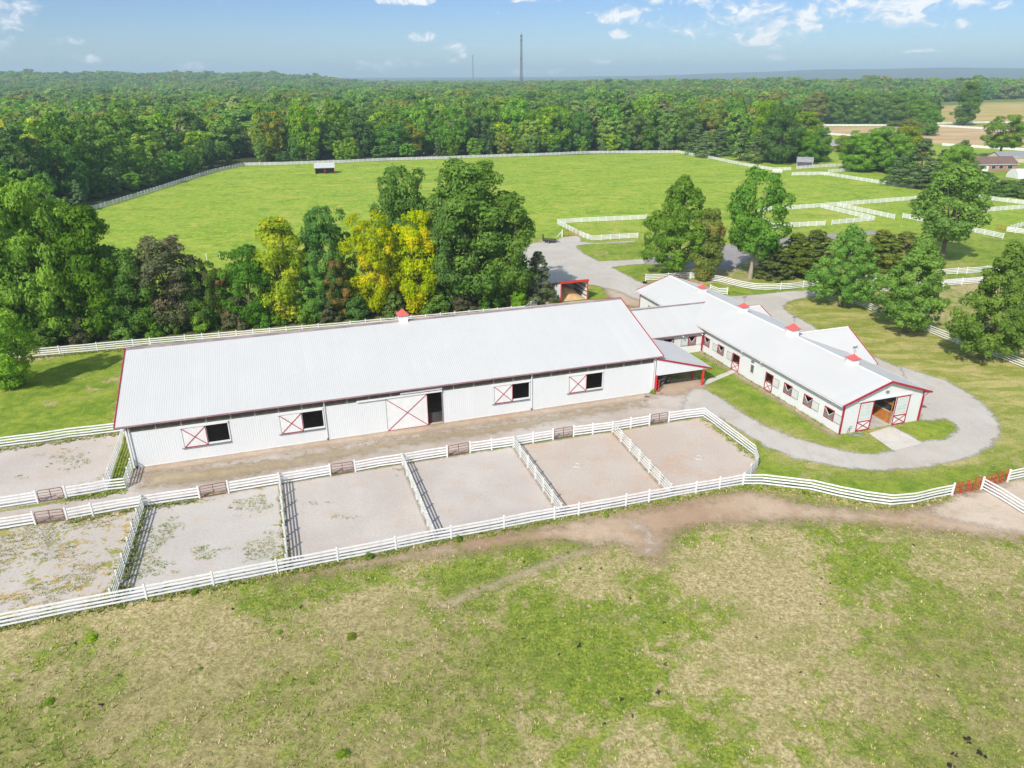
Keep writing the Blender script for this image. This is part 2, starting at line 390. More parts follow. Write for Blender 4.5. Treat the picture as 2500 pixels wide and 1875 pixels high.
# ground -------------------------------------------------------------
def ground_mat():
    mt, nt, out = new_mat('grass_ground')
    p = nt.pos()
    lush, lawn, dry, wood, field, gold = (nt.attr(a) for a in ('lush', 'lawn', 'dry', 'wood', 'field', 'gold'))
    big = nt.noise(p, 0.035, 4, 0.55, 0.6); mid = nt.noise(p, 0.19, 5, 0.6, 0.4); sm = nt.noise(p, 0.9, 5, 0.65); fin = nt.noise(p, 4.5, 4, 0.7)
    mot = nt.noise(nt.mapv(p, (1, 1, 1), (0, 0, 0.6)), 2.1, 4, 0.7, 0.5)
    bias = nt.add(nt.add(nt.mul(lush, 0.17), nt.mul(lawn, 0.17)), nt.mul(dry, -0.03))
    cl_ = nt.noise(nt.mapv(p, (1, 1, 1), (0, 0, 0.9)), 0.55, 6, 0.68, 0.8)
    g = nt.add(nt.mul(nt.attr('patch'), 0.74), nt.add(nt.add(nt.mul(cl_, 0.72), nt.mul(sm, 0.22)), nt.mul(fin, 0.12)))      # about 0.84
    gf = nt.step(nt.add(g, bias), 0.835, 0.975)
    dry_c = nt.mix(nt.step(nt.add(nt.mul(mot, 0.62), nt.mul(fin, 0.38)), 0.36, 0.64), (0.270, 0.228, 0.092), (0.545, 0.450, 0.255))
    dry_c = nt.mix(nt.step(mid, 0.46, 0.70, 0, 0.8), dry_c, (0.275, 0.262, 0.090))
    grn_c = nt.mix(nt.step(nt.add(nt.mul(sm, 0.55), nt.mul(fin, 0.45)), 0.38, 0.62), (0.120, 0.178, 0.024), (0.275, 0.325, 0.050))
    grn_c = nt.mix(nt.step(nt.noise(p, 0.75, 5, 0.66, 0.9), 0.53, 0.65, 0, 0.8), grn_c, (0.150, 0.235, 0.028))
    past_c = nt.mix(nt.step(nt.add(nt.mul(cl_, 0.6), nt.mul(sm, 0.4)), 0.38, 0.60), (0.165, 0.290, 0.026), (0.345, 0.435, 0.060))
    past_c = nt.mix(nt.step(nt.noise(nt.mapv(p, (0.75, 1.0, 1), (0, 0, 0.15)), 0.11, 7, 0.70, 0.9), 0.50, 0.66, 0, 0.7), past_c, (0.45, 0.435, 0.090))
    past_c = nt.mix(nt.step(nt.noise(nt.mapv(p, (0.8, 1.0, 1), (0, 0, -0.1)), 0.15, 7, 0.70, 0.7), 0.50, 0.64, 0, 0.75), past_c, (0.140, 0.265, 0.022))
    lawn_c = nt.mix(nt.step(nt.add(nt.mul(sm, 0.5), nt.mul(mid, 0.5)), 0.38, 0.62), (0.135, 0.225, 0.024), (0.290, 0.345, 0.050))
    grn_c = nt.mix(lush, grn_c, past_c); grn_c = nt.mix(lawn, grn_c, lawn_c)
    dryp = nt.mix(lush, dry_c, (0.39, 0.415, 0.078))
    # mown lawn: long drier swathes
    sw = nt.noise(nt.mapv(p, (0.34, 1.0, 1), (0, 0, rad(-32))), 0.50, 6, 0.68, 0.5)
    dryl = nt.mix(nt.step(sw, 0.40, 0.62), (0.235, 0.275, 0.042), (0.475, 0.405, 0.165))
    c = nt.mix(gf, dryp, grn_c)
    dull = nt.attr('dull'); dcol = nt.mix(nt.step(nt.add(nt.mul(mot, 0.5), nt.mul(sm, 0.5)), 0.38, 0.62), (0.205, 0.182, 0.070), (0.350, 0.300, 0.140))
    c = nt.mix(nt.mul(dull, nt.step(cl_, 0.40, 0.62, 0.85, 0.30)), c, dcol)
    c = nt.mix(nt.mul(dry, nt.step(gf, 0.0, 1.0, 0.95, 0.5)), c, dryl)
    fc = nt.mix(nt.step(nt.noise(nt.mapv(p, (0.5, 1, 1), (0, 0, 0.2)), 0.05, 4), 0.35, 0.65), (0.45, 0.32, 0.18), (0.58, 0.42, 0.24))
    c = nt.mix(field, c, fc)
    gc = nt.mix(nt.step(nt.noise(nt.mapv(p, (0.25, 1, 1), (0, 0, 0.1)), 0.06, 4), 0.35, 0.65), (0.38, 0.29, 0.10), (0.50, 0.41, 0.16))
    c = nt.mix(gold, c, gc)
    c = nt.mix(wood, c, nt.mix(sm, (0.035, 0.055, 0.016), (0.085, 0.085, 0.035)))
    # bare earth flecks and pale tussocks
    fl = nt.noise(p, 1.35, 3, 0.6, 1.2)
    c = nt.mix(nt.mul(nt.step(fl, 0.62, 0.72), nt.math('SUBTRACT', 0.8, nt.math('ADD', nt.add(lush, lawn), nt.add(wood, field), clamp=True))), c, (0.50, 0.375, 0.265))
    dk = nt.noise(nt.mapv(p, (1, 1, 1), (0, 0, 1.0)), 1.9, 3, 0.6, 0.8)
    c = nt.mix(nt.step(dk, 0.62, 0.74, 0, 0.55), c, (0.085, 0.125, 0.024))
    c = nt.mix(1.0, c, nt.ramp(nt.add(nt.mul(fin, 0.6), nt.mul(nt.noise(p, 13.0, 3, 0.7), 0.4)), [(0.32, (0.62, 0.62, 0.60)), (0.68, (1.32, 1.32, 1.28))]), 'MULTIPLY')
    hgt_ = nt.add(nt.mul(fin, 0.6), nt.add(nt.mul(nt.noise(p, 11.0, 3, 0.7), 0.3), nt.mul(sm, 0.8)))
    principled(nt, out, c, 0.95, 0, nt.bump(hgt_, 0.75, 0.16), 0.1)
    return mt
M['ground'] = ground_mat()

def sheet_mat(name, c0, c1, c2, amp=1.6, wid=0.35, nscale=0.5, weeds=None, streak=None, wk=(0.42, 1.9)):
    """a worn surface laid over the grass: ragged edge from the distance to its border"""
    mt, nt, out = new_mat(name)
    p = nt.pos(); e = nt.attr('edge')
    a = nt.noise(p, 0.11, 4, 0.6, 0.4); b = nt.noise(p, nscale, 5, 0.65); f = nt.noise(p, 5.0, 4, 0.7)
    c = nt.mix(nt.step(a, 0.36, 0.66), c0, c1)
    c = nt.mix(nt.step(b, 0.48, 0.72, 0, 0.75), c, c2)
    if streak:
        s = nt.noise(nt.mapv(p, streak[0], (0, 0, streak[1])), 1.0, 4, 0.6)
        c = nt.mix(nt.step(s, 0.5, 0.7, 0, 0.6), c, streak[2])
    if weeds:
        thr, wc0, wc1 = weeds
        w = nt.add(nt.mul(nt.noise(p, wk[0], 5, 0.62, 0.5), 0.62), nt.mul(nt.noise(p, wk[1], 4, 0.6), 0.38))
        wm = nt.step(nt.add(w, nt.step(e, 0.0, 1.6, 0.07, 0.0)), thr, thr + 0.05)
        wcol = nt.mix(nt.step(nt.noise(p, 0.31, 3), 0.42, 0.58), wc0, wc1)
        c = nt.mix(nt.mul(wm, 0.92), c, wcol)
    c = nt.mix(1.0, c, nt.ramp(f, [(0.3, (0.86, 0.86, 0.86)), (0.7, (1.10, 1.10, 1.10))]), 'MULTIPLY')
    n2 = nt.add(nt.mul(nt.noise(p, 0.8, 5, 0.7), 1.0), nt.mul(nt.noise(p, 3.5, 3, 0.7), 0.45))
    al = nt.step(nt.add(e, nt.mul(nt.math('SUBTRACT', n2, 0.72), amp)), -wid, wid)
    bs = principled(nt, out, c, 0.95, 0, nt.bump(nt.add(f, nt.mul(b, 1.2)), 0.35, 0.05), 0.12, link=False)
    tp = nt.node('ShaderNodeBsdfTransparent'); mx = nt.node('ShaderNodeMixShader')
    nt.put(mx.inputs[0], al); nt.l.new(tp.outputs[0], mx.inputs[1]); nt.l.new(bs.outputs[0], mx.inputs[2]); nt.l.new(mx.outputs[0], out.inputs['Surface'])
    return mt
M['gravel'] = sheet_mat('gravel', (0.46, 0.425, 0.38), (0.515, 0.485, 0.44), (0.44, 0.375, 0.31), 1.7, 0.4, 0.35, streak=((0.9, 0.12, 1), 0.5, (0.43, 0.41, 0.375)))
M['drive'] = sheet_mat('gravel_drive', (0.43, 0.365, 0.315), (0.51, 0.46, 0.415), (0.41, 0.32, 0.245), 0.9, 0.25, 0.4, streak=((0.10, 1.3, 1), 0.32, (0.38, 0.33, 0.28)))
M['strawline'] = sheet_mat('straw_verge', (0.42, 0.33, 0.21), (0.46, 0.385, 0.28), (0.23, 0.20, 0.11), 3.4, 1.4, 1.6)
M['earthband'] = sheet_mat('earth_band', (0.45, 0.335, 0.235), (0.49, 0.40, 0.31), (0.47, 0.41, 0.35), 2.2, 1.0, 0.7)
M['track'] = sheet_mat('dirt_track', (0.385, 0.265, 0.175), (0.49, 0.375, 0.27), (0.34, 0.235, 0.15), 3.6, 1.5, 0.6, weeds=(0.60, (0.24, 0.25, 0.06), (0.34, 0.30, 0.11)))
M['sand'] = sheet_mat('sandy_lot', (0.50, 0.41, 0.32), (0.57, 0.48, 0.385), (0.43, 0.335, 0.24), 2.4, 0.8, 0.6)
M['faint'] = sheet_mat('worn_path', (0.50, 0.40, 0.27), (0.55, 0.44, 0.31), (0.36, 0.31, 0.14), 2.2, 0.8, 1.6)
M['pad_weedy'] = sheet_mat('paddock_weedy', (0.465, 0.42, 0.375), (0.51, 0.465, 0.42), (0.48, 0.40, 0.32), 1.2, 0.4, 0.5, weeds=(0.525, (0.42, 0.29, 0.10), (0.26, 0.26, 0.06)), wk=(0.85, 3.4))
M['pad_tuft'] = sheet_mat('paddock_tufted', (0.465, 0.43, 0.395), (0.51, 0.475, 0.44), (0.50, 0.42, 0.345), 1.0, 0.35, 0.5, weeds=(0.60, (0.17, 0.23, 0.04), (0.40, 0.29, 0.11)), wk=(0.7, 2.6))
M['pad_grey'] = sheet_mat('paddock_grey', (0.46, 0.405, 0.37), (0.52, 0.47, 0.43), (0.49, 0.395, 0.32), 0.9, 0.3, 0.35, weeds=(0.675, (0.19, 0.23, 0.055), (0.30, 0.26, 0.10)), wk=(0.8, 3.0))
M['pad_tan'] = sheet_mat('paddock_tan', (0.485, 0.405, 0.345), (0.52, 0.455, 0.40), (0.49, 0.335, 0.235), 0.9, 0.3, 0.2)
M['concrete'] = sheet_mat('concrete', (0.56, 0.525, 0.47), (0.61, 0.58, 0.53), (0.50, 0.46, 0.41), 0.15, 0.06, 0.7)
M['asphalt'] = sheet_mat('asphalt_drive', (0.28, 0.26, 0.255), (0.33, 0.31, 0.30), (0.36, 0.32, 0.30), 0.5, 0.15, 0.5)
M['arena_floor'] = simple('arena_sand', (0.50, 0.40, 0.30), 0.95, var=0.15, scale=0.6, bump=0.4)

# ------------------------------------------------------------------ terrain
def hills(x, y):
    r = np.hypot(x, y); a = np.degrees(np.arctan2(x, y))
    z = np.zeros_like(r)
    def ridge(r0, w, h, a0, aw, soft):
        return h * np.exp(-((r - r0) / w) ** 2) * 0.5 * (1 + np.tanh((aw - np.abs(a - a0)) / soft))
    z += ridge(2500, 620, 34, -33, 20, 3.0) * (0.95 + 0.05 * np.sin(a * 1.3))
    z += ridge(1500, 480, 10, 28, 26, 5)
    z += ridge(7600, 1500, 78, 40, 24, 8) * (0.95 + 0.05 * np.sin(a * 0.9 + 1.0) + 0.02 * np.sin(a * 4.1))
    z += ridge(8200, 1500, 34, -4, 40, 6)
    return z * np.clip((r - 900) / 500, 0, 1)
def span(a, b, d): return np.arange(a, b, d)
def grow(start, stop, d0, k):
    o = [start]; d = d0
    while o[-1] < stop: d *= k; o.append(o[-1] + d)
    return np.array(o[1:])
xs_p = grow(150, 9500, 1.4, 1.09); xs = np.concatenate([-xs_p[::-1], span(-150, 150.1, 1.2), xs_p])
ys_p = grow(330, 12000, 1.4, 1.07); ys_n = grow(15, 900, 1.4, 1.25)
ys = np.concatenate([30 - ys_n[::-1], span(15, 330.1, 1.2), ys_p])
GX, GY = np.meshgrid(xs, ys); GX = GX.ravel(); GY = GY.ravel()
P2 = np.stack([GX, GY], 1)
Z_PASTURE = gp([(60, 560), (106, 547), (268, 501), (399, 460), (532, 418), (596, 404), (830, 397), (1210, 383), (1552, 374), (1660, 374), (1812, 404), (1930, 416), (2226, 458),
                (2300, 500), (2218, 490), (1865, 516), (1578, 536), (1360, 547), (1300, 585), (1260, 640), (1150, 720), (500, 745), (300, 740), (100, 680)])
Z_LAWN = [gp(q) for q in (
    [(1717, 948), (1766, 976), (1812, 1008), (1873, 1043), (1941, 1069), (2021, 1092), (2078, 1104), (2135, 1109), (2182, 1101), (2140, 1060), (2048, 1062), (1712, 854), (1680, 862), (1690, 900)],
    [(2184, 1043), (2249, 1079), (2306, 1073), (2340, 1050), (2306, 1022), (2240, 1025)],
    [(1405, 602), (1426, 595), (1560, 590), (1600, 600), (1600, 636), (1463, 640), (1430, 622)],
    [(1492, 654), (1535, 647), (1620, 640), (1640, 670), (1530, 672)],
    [(1434, 690), (1481, 704), (1540, 735), (1500, 745), (1425, 745)],
    [(1850, 1085), (1945, 1122), (2135, 1152), (2300, 1140), (2420, 1120), (2330, 1205), (2180, 1225), (1990, 1190), (1815, 1180)],
    [(1740, 690), (1815, 706), (1990, 703), (1985, 712), (1800, 724), (1720, 705)],
    [(2320, 380), (2500, 400), (2500, 470), (2330, 470)],
    [(2290, 600), (2520, 560), (2520, 660), (2320, 690)],
    [(-40, 905), (260, 850), (300, 860), (270, 1050), (-40, 1090)])]
Z_DRY = [gp(q) for q in (
    [(1916, 750), (1950, 731), (2090, 725), (2260, 800), (2520, 890), (2520, 1150), (2440, 1100), (2445, 1050), (2412, 996), (2306, 928), (2150, 885), (2000, 803)],
    [(1576, 690), (1700, 680), (2000, 690), (2390, 655), (2380, 640), (2000, 665), (1880, 690), (1580, 665)])]
Z_FIELD = [gp(q) for q in ([(1990, 309), (2190, 309), (2290, 305), (2560, 313), (2560, 362), (2300, 352), (2100, 333), (1985, 327)],)]
Z_GOLD = [gp(q) for q in ([(2265, 262), (2560, 258), (2560, 301), (2265, 300)],)]
Z_WOOD = [gp(q) for q in (
    [(-60, 880), (0, 862), (400, 826), (800, 790), (1200, 752), (1290, 742), (1290, 700), (1000, 700), (600, 760), (300, 700), (200, 560), (106, 548), (268, 502), (399, 461), (532, 419),
     (596, 405), (830, 398), (1210, 384), (1552, 373), (1650, 372), (1660, 300), (1600, 215), (0, 230), (-300, 560)],)]
def zone(polys, w):
    s = np.full(len(P2), -1e9)
    for q in polys: s = np.maximum(s, sdf(q, P2))
    t = np.clip(0.5 + s / (2 * w), 0, 1)
    return t * t * (3 - 2 * t)
far_r = np.hypot(GX, GY)
lush = zone([Z_PASTURE], 3.0)
lawn = zone(Z_LAWN, 1.0)
dry = zone(Z_DRY, 1.5)
ROAD_EDGE = gp([(1690, 935), (1766, 976), (1873, 1043), (2021, 1092), (2135, 1109), (2182, 1101), (2160, 1060), (2240, 1000), (2154, 884), (2306, 928), (2412, 997), (2442, 1058), (2423, 1084), (2374, 1115), (2306, 1132), (2230, 1145), (2135, 1148), (2040, 1139), (1945, 1119), (1873, 1092), (1760, 1020)])
edge_d = sdf(ROAD_EDGE, P2)
dry = np.maximum(dry, 0.9 * np.clip(1 - np.abs(edge_d + 0.6) / 2.6, 0, 1)); lawn = lawn * (1 - 0.75 * np.clip(1 - np.abs(edge_d + 0.6) / 2.2, 0, 1))
dull = np.clip(zone([gp(q) for q in ([(150, 1600), (700, 1500), (1150, 1470), (1280, 1640), (1180, 2100), (-300, 2100), (-200, 1750)], [(2080, 1580), (2300, 1450), (2700, 1400), (2800, 2000), (2250, 2000), (2060, 1750)])], 5.0), 0, 1)
field = zone(Z_FIELD, 3.0); gold = zone(Z_GOLD, 5.0)
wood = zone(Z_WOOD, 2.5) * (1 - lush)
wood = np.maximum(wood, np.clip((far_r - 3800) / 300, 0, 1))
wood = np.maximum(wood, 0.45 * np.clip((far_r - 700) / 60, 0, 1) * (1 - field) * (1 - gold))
SPOTS = [(1500, 1560, 5, .13), (1350, 1650, 4, .11), (1760, 1320, 5, .07), (1700, 1750, 4, .11), (2000, 1330, 5, .06), (1950, 1570, 3, .08), (2250, 1585, 3, .10), (2350, 1700, 4, .09), (120, 1580, 5, .08), (300, 1600, 3, .09), (60, 1760, 3, .10), (1300, 1300, 4, .14),
         (1000, 1370, 5, .07), (1150, 1440, 4, .08), (700, 1470, 5, .05), (2090, 1440, 3, .08), (1680, 1480, 3, .08), (1560, 1680, 4, .08), (1000, 1530, 6, -.13), (850, 1490, 4, -.10), (1750, 1410, 4, -.09), (1900, 1500, 4, -.10), (2150, 1470, 5, -.07), (1440, 1400, 4, -.07), (1240, 1520, 3, -.08), (560, 1620, 6, -.05), (2000, 1750, 5, -.06), (1850, 1640, 4, -.07)]
def patchf(x, y):
    f = 0.55 * fbm(x * 0.075 + 3, y * 0.075, 51, 3) + 0.45 * fbm(x * 0.26, y * 0.26 + 8, 57, 4)
    for (u, v, r_, a_) in SPOTS:
        c = G(u, v); f = f + a_ * np.exp(-((x - c[0]) ** 2 + (y - c[1]) ** 2) / (r_ * r_))
    return f
patch = patchf(GX, GY)
mid_green = np.clip((GY - 150) / 40, 0, 1) * (GX > 8) * (1 - wood) * (1 - field) * (1 - gold)
lush = np.maximum(lush, 0.85 * mid_green * (1 - lawn))
nx_, ny_ = len(xs), len(ys)
ii = (np.arange(ny_ - 1)[:, None] * nx_ + np.arange(nx_ - 1)[None, :]).ravel()
gf_ = np.stack([ii, ii + 1, ii + 1 + nx_, ii + nx_], 1)
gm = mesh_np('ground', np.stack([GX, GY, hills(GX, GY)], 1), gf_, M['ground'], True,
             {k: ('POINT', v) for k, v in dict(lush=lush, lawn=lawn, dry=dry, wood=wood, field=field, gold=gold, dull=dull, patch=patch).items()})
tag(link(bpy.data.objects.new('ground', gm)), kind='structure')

def sheet(name, poly_px, mat, z, res=0.5, margin=1.2, world=False, label=None):
    poly = np.asarray(poly_px, float) if world else gp(poly_px)
    lo = poly.min(0) - margin; hi = poly.max(0) + margin
    gx = np.arange(lo[0], hi[0] + res, res); gy = np.arange(lo[1], hi[1] + res, res)
    X, Y = np.meshgrid(gx, gy); Q = np.stack([X.ravel(), Y.ravel()], 1)
    s = sdf(poly, Q)
    n = len(gx); k = (np.arange(len(gy) - 1)[:, None] * n + np.arange(n - 1)[None, :]).ravel()
    fc = np.stack([k, k + 1, k + 1 + n, k + n], 1)
    fc = fc[(s[fc] > -margin).any(1)]
    used = np.unique(fc); mp = np.full(len(Q), -1); mp[used] = np.arange(len(used))
    V = np.column_stack([Q[used], np.full(len(used), z)])
    me = mesh_np(name, V, mp[fc], mat, False, {'edge': ('POINT', s[used])})
    o = link(bpy.data.objects.new(name, me)); o['kind'] = 'structure'
    if label: o['label'] = label
    return o
def band(center_px, w):
    """polygon of a strip of width w metres round a polyline"""
    c = gp(center_px); L_ = []; R_ = []
    ws = w if isinstance(w, (list, tuple)) else [w] * len(c)
    for i in range(len(c)):
        d = c[min(i+1, len(c)-1)] - c[max(i-1, 0)]; d = d / np.linalg.norm(d); n = np.array([-d[1], d[0]])
        L_.append(c[i] + n * ws[i] / 2); R_.append(c[i] - n * ws[i] / 2)
    return np.array(L_ + R_[::-1])

# paddocks (six along the fence), each its own worn surface
TOPL = [(-60, 1303), (351, 1238), (684, 1183), (982, 1134), (1252, 1091), (1493, 1054)]
BOTL = [(-140, 1560), (275, 1479), (703, 1394), (1060, 1324), (1372, 1264), (1639, 1216)]
for i, mn in enumerate(['pad_weedy', 'pad_tuft', 'pad_grey', 'pad_grey', 'pad_tan']):
    sheet('paddock', [TOPL[i], TOPL[i+1], BOTL[i+1], BOTL[i]], M[mn], 0.004 + 0.0005 * i, margin=0.5)
sheet('paddock', [(1493, 1054), (1717, 1019), (1777, 1064), (1841, 1113), (1850, 1140), (1813, 1185), (1639, 1216)], M['pad_tan'], 0.0068, margin=0.5)
sheet('paddock', [(-80, 1100), (104, 1081), (300, 1054), (261, 1199), (93, 1229), (-80, 1255)], M['pad_grey'], 0.004, margin=0.5)
# drive along the arena barn and round the stable
sheet('gravel_drive', [(-80, 1262), (93, 1236), (300, 1203), (322, 1150), (340, 1141), (960, 1049), (1594, 956), (1660, 940), (1712, 945), (1766, 976), (1790, 995), (1760, 1040), (1720, 1013), (1500, 1046),
                       (1252, 1084), (982, 1127), (684, 1176), (351, 1231), (88, 1276), (-80, 1300)], M['drive'], 0.008)
sheet('gravel_road', [(1660, 1010), (1690, 935), (1717, 948), (1766, 976), (1812, 1008), (1873, 1043), (1941, 1069), (2021, 1092), (2078, 1104), (2135, 1109), (2182, 1101), (2160, 1078), (2184, 1043), (2249, 1079), (2306, 1073),
                      (2340, 1050), (2332, 1035), (2306, 1022), (2247, 1027), (2240, 990), (2150, 900), (2050, 850), (2130, 868), (2154, 884), (2230, 904), (2306, 928), (2370, 963), (2412, 997), (2438, 1031), (2442, 1058), (2423, 1084),
                      (2374, 1115), (2306, 1132), (2230, 1145), (2135, 1148), (2040, 1139), (1945, 1119), (1873, 1092), (1812, 1054), (1760, 1020)], M['gravel'], 0.012)
sheet('gravel_road', [(2130, 870), (2060, 838), (1995, 803), (1959, 781), (1930, 767), (1916, 756), (1912, 747), (1926, 736), (1950, 729), (1985, 724), (2060, 715), (2130, 704), (2260, 695), (2400, 685), (2520, 675), (2520, 667), (2380, 677), (2260, 686),
                      (2120, 697), (1981, 709), (1926, 711), (1863, 718), (1800, 723), (1740, 722), (1690, 700), (1660, 700), (1760, 760), (1900, 830), (2060, 905), (2240, 990), (2200, 900)], M['gravel'], 0.016)
sheet('gravel_yard', [(1262, 604), (1300, 594), (1327, 590), (1360, 587), (1372, 580), (1407, 575), (1416, 580), (1418, 590), (1450, 594), (1550, 588), (1550, 591), (1426, 597), (1408, 600), (1409, 606), (1430, 622), (1463, 638),
                      (1571, 633), (1577, 644), (1535, 647), (1492, 652), (1526, 670), (1571, 693), (1660, 700), (1700, 720), (1700, 760), (1600, 800), (1562, 760), (1562, 734), (1539, 728), (1508, 714), (1481, 705), (1454, 697), (1434, 695),
                      (1360, 690), (1320, 700), (1285, 660)], M['gravel'], 0.020)
sheet('parking_drive', [(1571, 632), (1700, 612), (1820, 590), (1950, 577), (2060, 569), (2140, 562), (2140, 572), (2060, 580), (1950, 592), (1850, 617), (1790, 658), (1700, 656), (1577, 644)], M['asphalt'], 0.024)
sheet('earth_band', band([(340, 1150), (700, 1095), (960, 1059), (1250, 1016), (1590, 966)], 1.6), M['earthband'], 0.016, world=True)
sheet('straw_verge', band([(360, 1172), (520, 1158), (700, 1132), (960, 1082), (1220, 1046), (1420, 1010), (1570, 985)], [2.6, 2.2, 1.6, 1.0, 1.0, 0.8, 0.5]), M['strawline'], 0.020, world=True)
sheet('earth_band', [(1480, 704), (1510, 712), (1545, 728), (1575, 738), (1560, 752), (1530, 745), (1500, 735), (1480, 716)], M['earthband'], 0.024)
sheet('sandy_patch', [(1594, 962), (1600, 940), (1700, 925), (1722, 945), (1690, 950), (1650, 965)], M['earthband'], 0.016)
EB_ = np.array([0.9933, 1.9184]) * 37.0; un_ = np.array([math.sin(rad(71.7052)), math.cos(rad(71.7052))]); nn_ = np.array([-un_[1], un_[0]])
sheet('earth_band', [EB_ - un_ * 0.75, EB_ - un_ * 0.75 + nn_ * 27.5, EB_ + nn_ * 27.5 - un_ * 0.05, EB_ - un_ * 0.05], M['earthband'], 0.004, world=True, res=0.3)
# concrete: apron of the stable, canopy floor, garden walk
sheet('concrete_apron', [(2121, 1058), (2176, 1040), (2255, 1083), (2182, 1101)], M['concrete'], 0.020, margin=0.4)
sheet('concrete_path', [(1722, 929), (1790, 902), (1800, 907), (1718, 942), (1705, 938)], M['concrete'], 0.012, margin=0.3, res=0.3)
sheet('canopy_floor', [(1600, 930), (1702, 920), (1712, 940), (1606, 960), (1590, 950), (1560, 850), (1640, 850)], M['concrete'], 0.010, margin=0.4)
# dirt tracks in the front pasture
sheet('dirt_track', [(690, 1412), (900, 1368), (1100, 1328), (1250, 1301), (1476, 1258), (1640, 1230), (1812, 1198), (1880, 1206), (1983, 1234), (2100, 1246), (2173, 1250), (2250, 1240), (2325, 1212), (2390, 1200),
                     (2440, 1225), (2500, 1262), (2560, 1300), (2560, 1330), (2500, 1318), (2324, 1301), (2182, 1287), (2097, 1272), (1956, 1272), (1730, 1277), (1645, 1303), (1622, 1340), (1612, 1372), (1590, 1372), (1560, 1345), (1500, 1325),
                     (1436, 1331), (1363, 1316), (1250, 1330), (904, 1378), (700, 1418)], M['track'], 0.008, margin=2.0)
sheet('worn_path', band([(1470, 1338), (1380, 1358), (1250, 1412), (1160, 1445), (1080, 1480)], [0.5, 0.5, 0.5, 0.4, 0.3]), M['faint'], 0.004, world=True, margin=1.8)
sheet('worn_path', band([(1540, 1275), (1580, 1300), (1590, 1345)], [0.5, 0.7, 0.5]), M['sand'], 0.012, world=True, margin=1.0)
sheet('sandy_lot', [(2325, 1212), (2390, 1200), (2460, 1180), (2560, 1150), (2560, 1310), (2440, 1290), (2330, 1270), (2260, 1250)], M['sand'], 0.012, margin=1.5)

# ------------------------------------------------------------------ buildings
TH = rad(71.7052); RZ = math.pi / 2 - TH          # the barns share one heading
UX = np.array([math.sin(TH), math.cos(TH), 0]); NX = np.array([-UX[1], UX[0], 0])
KS = 37.0
def profile(w, rib=0.010):
    n = max(1, round(w / 0.229)); st = w / n; pts = []
    for i in range(n):
        x = i * st
        pts += [(x, rib if i == 0 else 0.0)] if i == 0 else []
        pts += [(x + st * 0.42, 0.0), (x + st * 0.50, rib), (x + st * 0.60, rib), (x + st * 0.68, 0.0)]
    pts[0] = (0.0, 0.0); pts.append((w, 0.0))
    return pts
_pm = {}
def panel_mesh(w, mat):
    """ribbed steel sheet, w wide, 1 long, ribs standing out along +z"""
    k = (round(w, 3), mat.name)
    if k not in _pm:
        pr = profile(w); n = len(pr)
        v = [(x, 0, z) for x, z in pr] + [(x, 1, z) for x, z in pr]
        _pm[k] = mesh_np('sheet_panel', v, [(i, i+1, n+i+1, n+i) for i in range(n-1)], mat)
    return _pm[k]
def roof_slope(parent, o, ex, length, ey, mat, name='roof_panel', pw=0.914):
    """fill a rectangular slope with sheets: o corner at the eave, ex unit along it, ey full vector up the slope"""
    o = Vector(o); ex = Vector(ex); ey = Vector(ey); nz = ex.cross(ey).normalized()
    n = max(1, round(length / pw)); w = length / n
    for i in range(n):
        j = random.uniform(0, 0.004)
        place(panel_mesh(w, mat), name, parent, o + ex * (w * i) + nz * j, ex, ey, nz)
def wall_run(parent, o, ex, length, top, openings=(), mat=None, name='wall_panel', pw=0.914, zb=0.0):
    """wall of upright sheets from o along unit ex; top = height or function; openings (x0,x1,z0,z1)"""
    mat = mat or M['wall']; o = Vector(o); ex = Vector(ex); up = Vector((0, 0, 1)); nz = ex.cross(up)
    cuts = sorted({0.0, length, *[c for q in openings for c in q[:2]]})
    flat = not callable(top)
    for a, b in zip(cuts[:-1], cuts[1:]):
        if b - a < 0.02: continue
        mid = (a + b) / 2; ops = sorted([q for q in openings if q[0] <= mid <= q[1]], key=lambda q: q[2])
        n = max(1, round((b - a) / pw)); w = (b - a) / n
        for i in range(n):
            x = a + i * w; z0 = zb
            tp = top if flat else None
            spans = []
            for q in ops:
                if q[2] - z0 > 0.03: spans.append((z0, q[2]))
                z0 = q[3]
            spans.append((z0, tp))
            for (s0, s1) in spans:
                j = random.uniform(0, 0.004)
                if s1 is not None:
                    if s1 - s0 > 0.03: place(panel_mesh(w, mat), name, parent, o + ex * x + up * s0 + nz * j, ex, up * (s1 - s0), nz)
                else:
                    pr = profile(w)
                    if callable(top) and w > 0.5:
                        for xm in (length / 2,):
                            if x < xm < x + w: pr = sorted(pr + [(xm - x, 0.0)])
                    nn = len(pr)
                    v = [(px, 0, pz) for px, pz in pr] + [(px, top(x + px) - s0, pz) for px, pz in pr]
                    place(mesh_np('gable_sheet', v, [(k, k+1, nn+k+1, nn+k) for k in range(nn-1)], mat), name, parent, o + ex * x + up * s0 + nz * j, ex, up, nz)
def frame_rect(o, ex, x0, x1, z0, z1, w, d, out):
    """four boards round an opening, standing 'out' proud of the wall at o"""
    o = Vector(o); ex = Vector(ex); up = Vector((0, 0, 1)); nz = ex.cross(up); mb = MB()
    P = lambda x, z: o + ex * x + up * z + nz * out
    mb.beam(P(x0 - w/2, z0 - w), P(x0 - w/2, z1 + w), w, d, nz); mb.beam(P(x1 + w/2, z0 - w), P(x1 + w/2, z1 + w), w, d, nz)
    mb.beam(P(x0, z1 + w/2), P(x1, z1 + w/2), d * 0.9, w, up); mb.beam(P(x0, z0 - w/2), P(x1, z0 - w/2), d * 0.9, w, up)
    return mb
